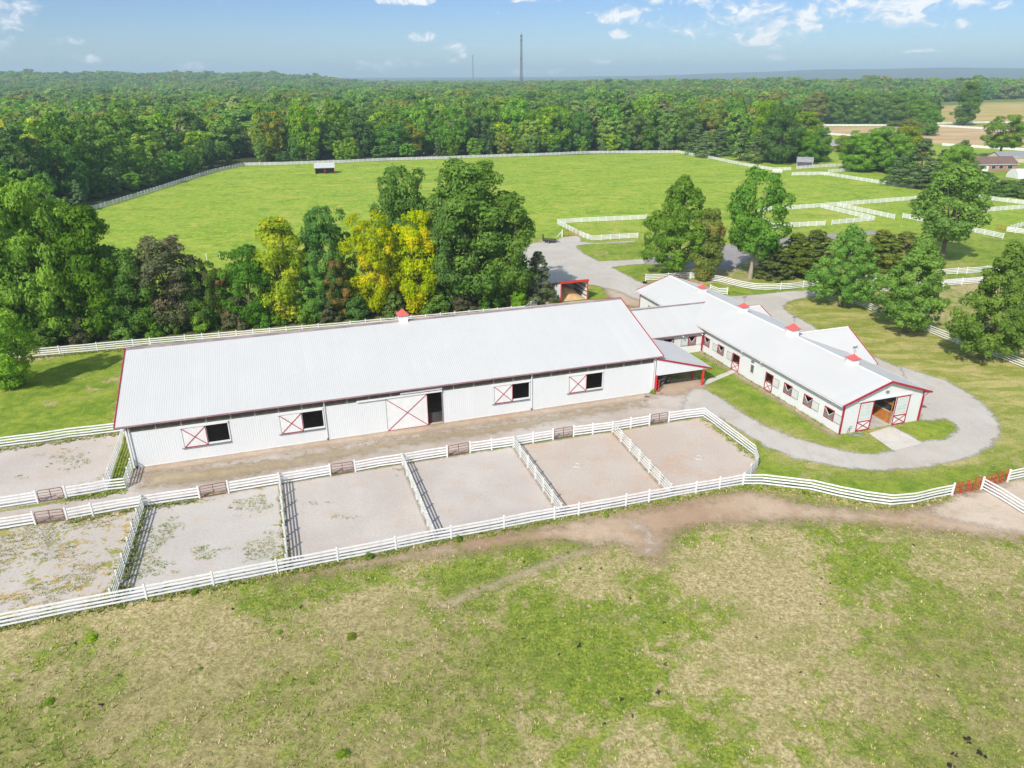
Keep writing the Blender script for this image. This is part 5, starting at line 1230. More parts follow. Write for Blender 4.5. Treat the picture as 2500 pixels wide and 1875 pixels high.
tree((2195, 452), 372, 40, 'pine1', 'pine', 'smaller pine left of the soft pale pine')
tree((2290, 455), 360, 46, 'pine1', 'pine', 'dark pine right of the soft pale pine')
tree((2105, 420), 316, 52, 'round2', 'green', 'grey-green tree left of the pair by the fenced lane')
tree((2152, 418), 308, 52, 'round0', 'green', 'grey-green tree right of the pair by the fenced lane')
tree((2200, 412), 305, 46, 'oval1', 'mixed', 'yellowing tree behind the pine')
tree((1900, 400), 255, 50, 'round1', 'deep', 'big dark tree above the dark small barn')
tree((1870, 380), 243, 40, 'round0', 'bright', 'yellowing tree behind the big dark tree, left')
tree((1955, 385), 272, 44, 'oval0', 'bright', 'yellowing tree behind the big dark tree, right')
tree((1998, 395), 310, 30, 'oval1', 'green', 'small green tree right of the dark small barn')
tree((1700, 376), 300, 44, 'pine0', 'pine', 'leftmost blue-green pine at the pasture corner')
tree((1755, 380), 305, 40, 'pine1', 'pine', 'middle blue-green pine at the pasture corner')
tree((1806, 392), 308, 34, 'pine0', 'pine', 'right blue-green pine beside the pale bush')
tree((1735, 366), 250, 46, 'round2', 'mixed', 'orange tinted tree behind the corner pines')
tree((1790, 362), 262, 40, 'round0', 'green', 'green tree behind the right corner pine')
tree((1670, 366), 262, 44, 'round1', 'green', 'green tree at the far right corner of the big pasture')
tree((2352, 306), 200, 34, 'oval0', 'deep', 'tall narrow dark tree at the edge of the golden field')
tree((2440, 386), 278, 48, 'tall0', 'bright', 'yellow-green tree standing alone before the peach field')
tree((2340, 420), 338, 42, 'pine1', 'pine', 'pine before the brown roofed house')
tree((2390, 470), 420, 46, 'shrub0', 'deep', 'dark hedge bush behind the brown roofed lawn', name='shrub')
tree((2450, 478), 440, 48, 'shrub1', 'deep', 'dark hedge bush at the right edge of the bright lawn', name='shrub')
tree((2200, 300), 222, 40, 'tall1', 'green', 'green tree at the left corner of the golden field')
tree((2235, 312), 240, 42, 'tall0', 'green', 'thin leaning tree group edge at the golden field')
tree((2215, 345), 290, 34, 'round1', 'mixed', 'low yellow-green tree at the edge of the peach field')

EXTRA = [((1880, 392), 290, 36, 'round2', 'green', 'green tree at the left of the group above the dark small barn'), ((1930, 396), 300, 34, 'round0', 'deep', 'dark green tree in the middle of the group above the dark small barn'), ((1968, 400), 318, 30, 'round1', 'green', 'low green tree just behind the dark small barn'),
         ((2080, 415), 330, 40, 'oval0', 'green', 'green tree left of the grey-green pair by the lane'), ((2130, 412), 322, 46, 'round2', 'deep', 'dark tree behind the grey-green pair'), ((2180, 425), 330, 44, 'round1', 'green', 'green tree right of the grey-green pair'), ((2320, 470), 352, 52, 'round0', 'green', 'green tree right of the dark pine'),
         ((2350, 480), 400, 44, 'round2', 'deep', 'dark tree at the left end of the bright lawn hedge'), ((1720, 384), 318, 36, 'pine1', 'pine', 'low blue-green pine in front of the leftmost corner pine'), ((1842, 398), 318, 30, 'pine0', 'pine', 'narrow pine left of the big dark tree'), ((2500, 482), 436, 44, 'shrub0', 'green', 'green hedge bush at the far right of the lawn'),
         ((2060, 372), 330, 26, 'round1', 'mixed', 'small yellowing tree beside the brick cottage'), ((2262, 330), 268, 36, 'round2', 'green', 'green tree at the left end of the peach field fence'), ((2180, 308), 232, 34, 'oval1', 'green', 'green tree left of the golden field corner tree'), ((2140, 305), 226, 36, 'round0', 'deep', 'dark tree behind the far white fence'), ((2085, 304), 228, 38, 'round1', 'green', 'green tree behind the far white fence'), ((2030, 304), 226, 36, 'round2', 'green', 'green tree at the left end of the far white fence'), ((1985, 306), 224, 38, 'oval0', 'mixed', 'yellowing tree left of the far white fence')]
for (b, t_, w_, k_, l_, lb) in EXTRA: tree(b, t_, w_, k_, l_, lb)
# trees of the wood round the big pasture: each its own tree, front rows only
EDGE = np.array([G(u, v)[:2] for u, v in [(-420, 700), (-150, 620), (60, 560), (106, 547), (268, 501), (399, 460), (532, 418), (596, 404), (840, 397), (1077, 388), (1324, 380), (1552, 374), (1652, 373)]])
def walk(line, step):
    out = []; carry = 0.0
    for a, b in zip(line[:-1], line[1:]):
        L_ = np.linalg.norm(b - a); d = (b - a) / L_; n = np.array([-d[1], d[0]]); s = carry
        while s < L_: out.append((a + d * s, n)); s += step
        carry = s - L_
    return out
USED = []
for row, (off, step, hlo, hhi) in enumerate(((7.0, 8.5, 5, 13), (14.5, 14.5, 15, 25), (27.0, 16.5, 20, 29))):
    for p, n in walk(EDGE, step):
        q = p + n * (off + random.uniform(-1.5, 4) + (5.0 if p[0] < -60 and row else 0)) + np.array([random.uniform(-3, 3), 0])
        hh_ = random.uniform(hlo, hhi)
        left = q[0] < -60
        k_ = random.choice(['wood0', 'wood1', 'wood2', 'wood3', 'wood1', 'wood0']) if random.random() > (0.16 if row == 0 else 0.05) else 'woodpine'
        lf = None
        if k_ != 'woodpine':
            lf = random.choices(['green', 'deep', 'bright', 'mixed', 'lime'], [4, 4 if left else 2.5, 2.4, 0.8, 0.25])[0]
        far_ = 'left side' if q[0] < -75 else ('back left' if q[0] < 0 else 'back right')
        look = {'green': 'green', 'deep': 'dark green', 'bright': 'bright green', 'mixed': 'orange tinged', 'lime': 'yellow-green', None: 'dark coniferous'}[lf]
        size = ('low', 'tall', 'very tall')[row]
        lb = f'{size} {look} tree in the wood along the {far_} of the big pasture'
        tree_w((q[0], q[1], 0), hh_ * (0.85 if k_ == 'woodpine' else 1), (random.uniform(3.2, 5.2) if row == 0 else random.uniform(7.2, 11.5)) * (0.6 if k_ == 'woodpine' else 1), k_, lf, lb, group=f'{size} {look} trees of the {far_} wood')
        USED.append(q)

# ------------------------------------------------------------------ far woods (one mass)
for i in range(6): proto(f'wood{i+4}', ('round', 'round', 'oval', 'round', 'linden', 'round')[i], 180 + i, 55, 2600, 0.050, L[('green', 'deep', 'bright', 'mixed', 'pale', 'green')[i]], lr=(0.09, 0.16))
UNIT_R['wood'] = 0.41
tips = []
for i, (u, v, hh_, lb) in enumerate(((1500, 318, 20, 'pale rounded tree beside the white far house'), (1475, 330, 17, 'dark tree right of the white far house'), (1345, 330, 18, 'green tree left of the white far house'), (1580, 322, 21, 'yellowing tree above the far end of the pasture fence'), (1540, 330, 18, 'pale grey-green tree in the wood right of the white far house'), (1620, 330, 20, 'green tree in the wood above the far corner of the fence'))):
    o, c = tree_w(G(u, v), hh_, 7.0, f'wood{i+4}', None, lb); tips.append(c)
EXCL = [gp(q) for q in ([(1652, 372), (1780, 376), (1850, 372), (1868, 312), (1915, 300), (2270, 300), (2270, 258), (2620, 250), (2900, 480), (2900, 700), (1600, 700)],
                        [(1500, 690), (2900, 690), (4200, 900), (4200, 2600), (1500, 2600)], [(1360, 352), (1360, 318), (1440, 310), (1475, 312), (1475, 352)], [(1812, 345), (1812, 270), (1842, 270), (1845, 345)])]
ex_past = np.concatenate([EDGE + 0.0, gp([(1800, 1000), (-800, 1000)])])
def wood_points(r0, r1, sp, jit):
    n = int(2 * r1 / sp) + 2
    X, Y = np.meshgrid(np.arange(-n // 2, n // 2) * sp, np.arange(0, n // 2) * sp)
    Q = np.stack([X.ravel(), Y.ravel()], 1) + RNG.uniform(-jit, jit, (X.size, 2)) * sp
    r = np.hypot(Q[:, 0], Q[:, 1]); a = np.degrees(np.arctan2(Q[:, 0], Q[:, 1]))
    k = (r > r0) & (r <= r1) & (np.abs(a) < 42)
    Q = Q[k]
    k = sdf(ex_past, Q) < -33
    for e in EXCL: k &= sdf(e, Q) < 0
    return Q[k]
W1 = wood_points(150, 900, 11.5, 0.48); W2 = wood_points(900, 2000, 14.5, 0.48); W3 = wood_points(2000, 4200, 22.0, 0.48)
# gaps: clearings and roads among the far woods
def thin(Q, f, seed):
    c = np.sin(Q[:, 0] * 0.011 + seed) * np.sin(Q[:, 1] * 0.008 + seed * 2) + 0.5 * np.sin(Q[:, 0] * 0.031 + Q[:, 1] * 0.023 + seed)
    return Q[c < f]
W2 = thin(W2, 1.05, 0.7); W3 = thin(W3, 1.0, 1.3)
WP = np.concatenate([W1, W2, W3]); wr = np.hypot(WP[:, 0], WP[:, 1])
hs_ = RNG.normal(18.5, 2.0, len(WP)).clip(12, 25) + 3.2 * (fbm(WP[:, 0] * 0.012, WP[:, 1] * 0.012, 41, 3) - 0.5) * 2
big_ = RNG.random(len(WP)) < 0.10
hs_[big_] += 3.5
ws_ = np.where(big_, RNG.uniform(11, 15, len(WP)), RNG.uniform(5.8, 11.5, len(WP))) * np.where(wr > 2000, 1.5, np.where(wr > 900, 1.15, 1.0)) / 0.41
zz_w = hills(WP[:, 0], WP[:, 1]) - 0.3
def woods(name, sel, label):
    me = bpy.data.meshes.new(name); n = int(sel.sum())
    me.vertices.add(n); me.vertices.foreach_set('co', np.column_stack([WP[sel], zz_w[sel]]).astype(np.float32).ravel())
    a = me.attributes.new('scl', 'FLOAT_VECTOR', 'POINT'); a.data.foreach_set('vector', np.column_stack([ws_[sel], ws_[sel], hs_[sel]]).astype(np.float32).ravel())
    a = me.attributes.new('rotz', 'FLOAT_VECTOR', 'POINT'); a.data.foreach_set('vector', np.column_stack([np.zeros(n), np.zeros(n), RNG.uniform(0, 6.28, n)]).astype(np.float32).ravel())
    a = me.attributes.new('pick', 'INT', 'POINT'); a.data.foreach_set('value', RNG.choice(6, n, p=[0.22, 0.22, 0.20, 0.07, 0.13, 0.16]).astype(np.int32))
    o = link(bpy.data.objects.new(name, me)); tag(o, label, 'wood', kind='stuff')
    ng = bpy.data.node_groups.new(name + '_nodes', 'GeometryNodeTree')
    ng.interface.new_socket('Geometry', in_out='INPUT', socket_type='NodeSocketGeometry'); ng.interface.new_socket('Geometry', in_out='OUTPUT', socket_type='NodeSocketGeometry')
    gi = ng.nodes.new('NodeGroupInput'); go = ng.nodes.new('NodeGroupOutput'); jn = ng.nodes.new('GeometryNodeJoinGeometry')
    for c in reversed(tips):
        oi = ng.nodes.new('GeometryNodeObjectInfo'); oi.transform_space = 'ORIGINAL'; oi.inputs['Object'].default_value = c; oi.inputs['As Instance'].default_value = True
        ng.links.new(oi.outputs['Geometry'], jn.inputs[0])
    ip = ng.nodes.new('GeometryNodeInstanceOnPoints'); ng.links.new(gi.outputs[0], ip.inputs['Points']); ng.links.new(jn.outputs[0], ip.inputs['Instance']); ip.inputs['Pick Instance'].default_value = True
    def at(nm, ty):
        k = ng.nodes.new('GeometryNodeInputNamedAttribute'); k.data_type = ty; k.inputs['Name'].default_value = nm; return k.outputs['Attribute']
    ng.links.new(at('pick', 'INT'), ip.inputs['Instance Index']); ng.links.new(at('scl', 'FLOAT_VECTOR'), ip.inputs['Scale'])
    ng.links.new(at('rotz', 'FLOAT_VECTOR'), ip.inputs['Rotation'])
    ng.links.new(ip.outputs[0], go.inputs[0])
    md = o.modifiers.new('scatter', 'NODES'); md.node_group = ng
    return o
woods('woodland', wr < 900, 'dense wood behind the first rows of trees round the pasture')
woods('woodland', (wr >= 900) & (wr < 2000), 'rolling woodland in the middle distance')
woods('woodland', wr >= 2000, 'far woodland running to the horizon')
print('far trees', len(WP), 'objects', len(bpy.data.objects))

# ------------------------------------------------------------------ small buildings and things
def face_cam(p): return math.atan2(p[1], p[0]) - math.pi / 2
def house(name, label, cat, base, w, d, hw, hr, rz, wall, roof, wins=(), doors=(), chimney=False, over=0.4, trim='white'):
    """gabled house: base = front-left corner on the ground, front wall along local +x, ridge along x"""
    o = tag(empty(name, base, rz), label, cat)
    MB().prism([(0, 0, 0), (0, 0, hw), (0, d/2, hr - 0.12), (0, d, hw), (0, d, 0)], (w, 0, 0)).build('wall', wall, o)
    rf = MB()
    for s in (-1, 1):
        y0 = d/2 + s * (d/2 + over); z0 = hw - (hr - hw) / (d/2) * over
        rf.hexa([(-over, min(y0, d/2), z0 if s < 0 else hr), (w + over, min(y0, d/2), z0 if s < 0 else hr), (w + over, max(y0, d/2), hr if s < 0 else z0), (-over, max(y0, d/2), hr if s < 0 else z0),
                 (-over, min(y0, d/2), (z0 if s < 0 else hr) + 0.14), (w + over, min(y0, d/2), (z0 if s < 0 else hr) + 0.14), (w + over, max(y0, d/2), (hr if s < 0 else z0) + 0.14), (-over, max(y0, d/2), (hr if s < 0 else z0) + 0.14)])
    r_ = rf.build('roof', roof, o)
    MB().box(-over, w + over, -over - 0.05, -over, hw - (hr-hw)/(d/2)*over - 0.06, hw - (hr-hw)/(d/2)*over + 0.13).build('gutter', M['white'], r_)
    if chimney: MB().box(w * 0.6, w * 0.6 + 0.9, d/2 - 0.4, d/2 + 0.4, hr - 0.4, hr + 0.9).build('chimney', M['brick'], r_)
    for (x0, x1, z0, z1) in wins:
        f_ = MB().box(x0 - 0.1, x1 + 0.1, -0.06, -0.01, z0 - 0.1, z1 + 0.1).build('window', M[trim], o)
        MB().box(x0, x1, -0.08, -0.061, z0, z1).build('pane', M['glass'], f_)
    for (x0, x1, z1) in doors: MB().box(x0, x1, -0.07, -0.01, 0, z1).build('door', M[trim], o)
    return o
house('brick_house', 'low brick house with a brown shingle roof at the right edge', 'house', G(2384, 419), 18.5, 9.0, 2.9, 5.4, rad(8), M['brick'], M['roof_brown'], [(6.5, 8.3, 1.0, 2.2), (10, 11.8, 1.0, 2.2), (14, 16.2, 0.9, 2.2)], [(2.0, 5.2, 2.3)])
house('grey_roofed_house', 'grey roofed wing behind the brown roofed house at the right edge', 'house', G(2440, 398), 22, 8, 2.6, 4.6, rad(8), M['lumber'], M['roof_grey'], [(4, 6, 1, 2.1)], [])
house('brick_cottage', 'small brick cottage with a grey roof beyond the dark small barn', 'house', G(2027, 367), 9.5, 7.0, 2.8, 5.0, rad(-28), M['brick'], M['roof_grey'], [(2, 3.4, 1, 2.1), (6, 7.4, 1, 2.1)], [(4.3, 5.3, 2.1)])
house('white_house', 'white house half hidden behind trees beyond the pasture fence', 'house', G(1372, 345), 17, 9, 3.4, 6.2, rad(4), M['white'], M['roof_grey'], [(2, 3.6, 1, 2.4), (5.5, 7.1, 1, 2.4), (11, 12.6, 1, 2.4)], [(8.6, 9.8, 2.2)], True)
house('white_garage', 'small white garage right of the white house in the trees', 'building', G(1446, 329), 9, 6, 2.6, 4.2, rad(6), M['white'], M['tarp'], [], [(1.5, 4.2, 2.2), (5, 7.7, 2.2)])
house('grey_house', 'tall grey house between the trees right of the corner pines', 'house', G(1818, 304), 11, 9, 5.5, 9.0, rad(-10), M['lumber'], M['roof_grey'], [(1.5, 3, 1, 2.4), (6, 7.5, 1, 2.4), (1.5, 3, 3.6, 5), (6, 7.5, 3.6, 5)], [(4, 5.2, 2.2)])
house('blue_roofed_house', 'house with a blue-grey roof peeping out beside the big dark tree', 'house', G(1828, 338), 12, 8, 2.8, 5.4, rad(-14), M['white'], M['roof_grey'], [(2, 4, 1, 2.2)], [])
house('far_white_barn', 'white roofed barn among the woods on the left horizon', 'barn', G(812, 214), 46, 26, 5, 9, rad(6), M['white'], M['white'], [(5, 8, 1, 3)], [(20, 25, 4)])
house('far_farmhouse', 'white farmhouse in the woods below the small far tower', 'house', G(1074, 226), 14, 10, 5.5, 9, rad(-6), M['white'], M['roof_grey'], [(2, 4, 1, 3), (9, 11, 1, 3)], [])
house('far_warehouse', 'long grey-white warehouse in the far woods right of the farmhouse', 'building', G(1115, 229), 60, 24, 5, 7, rad(3), M['white'], M['tarp'], [(6, 12, 1, 3)], [(30, 36, 4)])
# dark gambrel barn
gb_ = tag(empty('gambrel_shed', G(1944, 407), rad(-20)), 'small dark barn with white trim and a rounded grey roof', 'shed')
prof = [(0, 0, 0), (0, 0, 2.2), (0, 0.9, 3.3), (0, 2.1, 3.9), (0, 3.3, 3.3), (0, 4.2, 2.2), (0, 4.2, 0)]
MB().prism(prof, (6.6, 0, 0)).build('wall', M['purple'], gb_)
rp = [(-0.2, -0.25, 2.1), (-0.2, 0.82, 3.42), (-0.2, 2.1, 4.05), (-0.2, 3.38, 3.42), (-0.2, 4.45, 2.1)]
mb = MB()
for a, b in zip(rp[:-1], rp[1:]): mb.prism([a, b, (b[0], b[1], b[2] - 0.12), (a[0], a[1], a[2] - 0.12)], (7.0, 0, 0))
mb.build('roof', M['roof_grey'], gb_)
for xx in (0.0, 6.48): MB().box(xx, xx + 0.14, -0.05, -0.01, 0, 2.1).build('trim', M['white'], gb_)
MB().box(0.05, 6.6, -0.05, -0.01, 1.95, 2.12).build('trim', M['white'], gb_)
MB().box(2.45, 4.2, -0.06, -0.01, 0, 1.9).build('door', M['purple'], gb_)
# white hoop shelter at the right edge
hs2 = tag(empty('hoop_shelter', G(2470, 434), rad(5)), 'white hoop shelter cut by the right edge', 'shelter')
mb = MB(); pr_ = [(0, 3.2 * math.cos(t), 3.4 * math.sin(t)) for t in np.linspace(0, math.pi, 13)]
mb.prism(pr_, (10, 0, 0)); mb.build('cover', M['tarp'], hs2, False)
for k in range(5): MB().tube([(k * 2.5, 3.24 * math.cos(t), 3.44 * math.sin(t)) for t in np.linspace(0, math.pi, 13)], 0.04, 5).build('hoop', M['white'], hs2)
# run-in shelter in the big pasture
p0 = G(770, 425); p1 = G(817, 423.5); w_ = float(np.linalg.norm(p1 - p0)); ra_ = math.atan2(*(p1 - p0)[:2][::-1])
ri = tag(empty('run_in_shelter', p0, ra_), 'white run-in shelter with red posts alone in the big pasture', 'shelter')
for xx in (0, w_ - 0.1): MB().prism([(xx, 0, 0), (xx, 4.2, 0), (xx, 4.2, 3.55), (xx, 0, 2.5)], (0.1, 0, 0)).build('side_wall', M['white'], ri)
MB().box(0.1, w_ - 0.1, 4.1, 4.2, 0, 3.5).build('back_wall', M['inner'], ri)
nrf = max(1, round((w_ + 0.6) / 0.914))
roof_slope(ri, (-0.3, -0.45, 2.45), (1, 0, 0), w_ + 0.6, (0, 5.2, 1.35), M['roof'])
MB().box(-0.2, w_ + 0.2, -0.12, -0.05, 2.2, 2.6).build('header', M['white'], ri)
for xx in (0.0, w_/2 - 0.15, w_/2 + 0.15, w_ - 0.18): MB().box(xx, xx + 0.18, -0.05, 0.13, 0, 2.25).build('post', M['red'], ri)
# tilt trailer with a mesh ramp in the yard
tr_ = tag(empty('utility_trailer', G(1341, 592), rad(-14)), 'black utility trailer with a raised mesh ramp in the gravel yard', 'trailer')
MB().box(-1.4, 1.5, -0.85, 0.85, 0.45, 0.53).build('deck', M['steel'], tr_)
MB().beam((-1.4, -0.88, 0.62), (1.5, -0.88, 0.62), 0.06, 0.25).beam((-1.4, 0.88, 0.62), (1.5, 0.88, 0.62), 0.06, 0.25).beam((1.5, -0.88, 0.62), (1.5, 0.88, 0.62), 0.06, 0.25).build('side_rail', M['black'], tr_)
MB().beam((1.5, 0.5, 0.45), (2.6, 0, 0.42), 0.09, 0.09).beam((1.5, -0.5, 0.45), (2.6, 0, 0.42), 0.09, 0.09).build('tongue', M['black'], tr_)
mb = MB()
for k in range(9): mb.beam((-1.45, -0.85 + k * 0.2125, 0.5), (-1.6, -0.85 + k * 0.2125, 1.95), 0.03, 0.03)
for k in range(7): mb.beam((-1.45 - 0.025 * k, -0.87, 0.5 + k * 0.24), (-1.45 - 0.025 * k, 0.87, 0.5 + k * 0.24), 0.03, 0.03)
mb.build('ramp', M['black'], tr_)
for dy in (-1.0, 1.0):
    wheel(tr_, 0.0, dy, 0.33, 0.33, 0.2); MB().box(-0.5, 0.5, dy - 0.13, dy + 0.13, 0.70, 0.74).build('fender', M['black'], tr_)
# concrete water rings in the last paddock
for (u, v, lb) in ((1705, 1117, 'pale ring of a water trough base in the rounded end paddock'), (1408, 1136, 'pale ring of a water trough base in the first tan paddock')):
    c = G(u, v); o = link(bpy.data.objects.new('trough_base', MB().tube([(0.42 * math.cos(t), 0.42 * math.sin(t), 0.0) for t in np.linspace(0, 2 * math.pi, 21)], 0.075, 6).mesh('trough_base', M['soffit'])))
    o.location = c; tag(o, lb, 'trough')
tb = tag(empty('feed_tub', G(1574, 692)), 'black rubber tub at the end of the garden fence', 'tub')
MB().tube([(0, 0, 0), (0, 0, 0.3), (0, 0, 0.34)], [0.32, 0.42, 0.44], 14, caps=False).build('tub_wall', M['rubber'], tb); MB().tube([(0, 0, 0.01), (0, 0, 0.04)], 0.32, 14).build('tub_floor', M['rubber'], tb)
# lattice masts on the horizon
def mast(label, u, vtop, dist, wb, wt_, nseg, guy):
    d = DIR(u, 187); hd = np.array([d[0], d[1]]) / np.hypot(d[0], d[1]); base = np.array([hd[0] * dist, hd[1] * dist, 0.0])
    dt = DIR(u, vtop); top = H + dist * dt[2] / np.hypot(dt[0], dt[1])
    o = tag(empty('lattice_mast', base), label, 'mast')
    legs = []
    for k in range(3):
        a = 2 * math.pi * k / 3 + 0.3; pts = [(math.cos(a) * wb / 2, math.sin(a) * wb / 2, 0), (math.cos(a) * wt_ / 2, math.sin(a) * wt_ / 2, top)]
        MB().tube(pts, [wb * 0.085, wb * 0.06], 6).build('leg', M['tower'], o); legs.append(pts)
    mb = MB()
    for i in range(nseg):
        z0, z1 = i / nseg, (i + 1) / nseg
        for k in range(3):
            a = [Vector(legs[k][0]).lerp(Vector(legs[k][1]), t) for t in (z0, z1)]; b = [Vector(legs[(k+1) % 3][0]).lerp(Vector(legs[(k+1) % 3][1]), t) for t in (z0, z1)]
            mb.tube([a[0], b[1]], wb * 0.028, 4).tube([a[1], b[0]], wb * 0.028, 4).tube([a[1], b[1]], wb * 0.028, 4)
    mb.build('bracing', M['tower'], o)
    MB().tube([(0, 0, top), (0, 0, top + (top * 0.03))], wb * 0.05, 5).build('antenna', M['tower'], o)
    for zf in (0.62, 0.9, 0.96):
        MB().box(-wt_ * 0.9, wt_ * 0.9, -0.3, 0.3, top * zf, top * zf + 2.2).build('antenna_panel', M['tower'], o)
    if guy:
        for k in range(3):
            a = 2 * math.pi * k / 3 + 0.9; MB().tube([(0, 0, top * 0.9), (math.cos(a) * top * 0.5, math.sin(a) * top * 0.5, 0)], 0.10, 4).build('guy_wire', M['tower'], o)
mast('dark lattice mast standing tall on the horizon', 1272.5, 84, 1500, 7.0, 2.6, 22, False)
mast('faint thin mast far away, left of the tall mast', 1155, 134, 3400, 6.0, 3.2, 24, False)
# small posts at the field edge behind the grey-brown tree
fence('pale posts of a wire fence between the grey-brown tree and the yellow maple', [(505, 634), (600, 628)], 'vinyl', False, rz=(), bay=3.2, name='wire_fence')

# ------------------------------------------------------------------ grass tufts, weeds, dung
def lowf(x, y, k, seed): return fbm(x * k, y * k, seed, 4)
def tuft_mesh(name, P, hgt_r, spread, nb, seed, colkey):
    r = np.random.default_rng(seed); n = len(P)
    B = np.repeat(P, nb, 0); m_ = n * nb
    a = r.uniform(0, 2 * np.pi, m_); hh = np.repeat(r.uniform(*hgt_r, n), nb) * r.uniform(0.6, 1.15, m_)
    off = np.stack([np.cos(a), np.sin(a)], 1) * (r.uniform(0.0, 1.0, m_) * spread)[:, None]
    lean = np.stack([np.cos(a), np.sin(a)], 1) * (hh * r.uniform(0.35, 1.1, m_))[:, None]
    wv = np.stack([-np.sin(a), np.cos(a)], 1) * (hh * 0.20 + 0.012)[:, None]
    v0 = np.column_stack([B[:, :2] + off - wv, np.full(m_, 0.0)]); v1 = np.column_stack([B[:, :2] + off + wv, np.full(m_, 0.0)]); v2 = np.column_stack([B[:, :2] + off + lean, hh])
    V = np.stack([v0, v1, v2], 1).reshape(-1, 3); F3 = np.arange(m_ * 3).reshape(-1, 3)
    t = np.repeat(r.random(n), nb); lb = np.repeat(colkey, nb)
    return mesh_np(name, V, F3, M['tuft'], False, {'tint': ('FACE', t), 'lobe': ('FACE', lb)})
mt, nt, out = new_mat('tuft'); 
tc = nt.mix(nt.attr('lobe'), nt.mix(nt.attr('tint'), (0.30, 0.26, 0.11), (0.54, 0.46, 0.25)), nt.mix(nt.attr('tint'), (0.125, 0.195, 0.028), (0.29, 0.335, 0.058)))
principled(nt, out, tc, 0.9, 0, None, 0.1); M['tuft'] = mt
NT_ = 52000
yy_ = 22 + (RNG.random(NT_) ** 0.8) * 52; xx_ = (RNG.random(NT_) * 2 - 1) * (yy_ * 0.78 + 14)
Q = np.column_stack([xx_, yy_])
front = gp([(-160, 1566), (275, 1486), (752, 1391), (1294, 1284), (1639, 1221), (1813, 1190), (1914, 1198), (2043, 1221), (2174, 1244), (2279, 1227), (2390, 1204), (2560, 1300), (3200, 1700), (3600, 2600), (-1200, 2600)])
keep = sdf(front, Q) > 0.0
trk = gp([(690, 1408), (1100, 1324), (1476, 1255), (1812, 1198), (1983, 1234), (2173, 1250), (2325, 1212), (2390, 1200), (2500, 1262), (2600, 1330), (2500, 1318), (2182, 1287), (1956, 1272), (1730, 1277), (1645, 1303), (1612, 1372), (1500, 1325), (1363, 1316), (904, 1378)])
keep &= sdf(trk, Q) < 0.15
Q = Q[keep]; cl_n = patchf(Q[:, 0], Q[:, 1]); kk = RNG.random(len(Q)) < np.clip((cl_n - 0.36) * 4.5, 0.08, 1.0)
Q = Q[kk]; cl_n = cl_n[kk]
tag(link(bpy.data.objects.new('pasture_grass', tuft_mesh('pasture_grass', Q, (0.05, 0.17), 0.16, 5, 3, (cl_n + RNG.normal(0, 0.07, len(Q)) > 0.50).astype(float)))), 'ragged green and straw coloured grass of the front pasture', 'grass', kind='stuff')
# rank grass along the fence feet, in the weedy paddocks and by the drive
def along(px, n, spread, seed):
    r = np.random.default_rng(seed); c = gp(px); seg = np.linalg.norm(np.diff(c, axis=0), axis=1); t = r.random(n) * seg.sum(); cs = np.r_[0, np.cumsum(seg)]
    i = np.clip(np.searchsorted(cs, t) - 1, 0, len(seg) - 1); f = (t - cs[i]) / seg[i]
    return c[i] + (c[i + 1] - c[i]) * f[:, None] + r.normal(0, spread, (n, 2))
RK = np.concatenate([along([(-105, 1556), (275, 1482), (752, 1388), (1294, 1282), (1639, 1219), (1813, 1188)], 1500, 0.28, 1), along([(1813, 1188), (1914, 1194), (2043, 1217), (2174, 1239), (2323, 1213)], 700, 0.35, 2),
                     along([(352, 1240), (278, 1478)], 300, 0.35, 3), along([(684, 1184), (702, 1393)], 150, 0.15, 4), along([(-90, 886), (100, 872), (284, 855), (411, 844)], 700, 0.3, 6), along([(-70, 1108), (104, 1085), (297, 1058)], 260, 0.3, 7),
                     along([(163, 1221), (308, 1198)], 140, 0.3, 8), along([(1717, 1024), (1777, 1069), (1841, 1118)], 200, 0.3, 9), along([(2048, 1064), (1900, 968), (1712, 857)], 260, 0.25, 10), along([(165, 1274), (351, 1241), (488, 1221)], 260, 0.25, 12)])
tag(link(bpy.data.objects.new('fence_line_grass', tuft_mesh('fence_line_grass', RK, (0.07, 0.24), 0.16, 7, 13, (RNG.random(len(RK)) > 0.22).astype(float)))), 'longer rank grass along the feet of the fences', 'grass', kind='stuff')
def weed_patch(poly, n, thr, seed, greenp, k=0.42):
    c = gp(poly); lo, hi = c.min(0), c.max(0); r = np.random.default_rng(seed); q = r.uniform(lo, hi, (n, 2)); q = q[sdf(c, q) > 0.2]
    f = fbm(q[:, 0] * k, q[:, 1] * k, seed, 4); q = q[f > thr]
    return q, (r.random(len(q)) < greenp).astype(float)
wq = [weed_patch([TOPL[0], TOPL[1], BOTL[1], BOTL[0]], 9000, 0.54, 31, 0.35), weed_patch([TOPL[1], TOPL[2], BOTL[2], BOTL[1]], 9000, 0.585, 32, 0.85), weed_patch([TOPL[2], TOPL[3], BOTL[3], BOTL[2]], 5000, 0.71, 33, 0.9), weed_patch([(-80, 1100), (104, 1081), (300, 1054), (261, 1199), (93, 1229), (-80, 1255)], 4500, 0.66, 34, 0.8)]
tag(link(bpy.data.objects.new('paddock_weeds', tuft_mesh('paddock_weeds', np.concatenate([q[0] for q in wq]), (0.03, 0.11), 0.14, 6, 14, np.concatenate([q[1] for q in wq])))), 'low weeds creeping over the left paddocks and pen', 'weeds', kind='stuff')
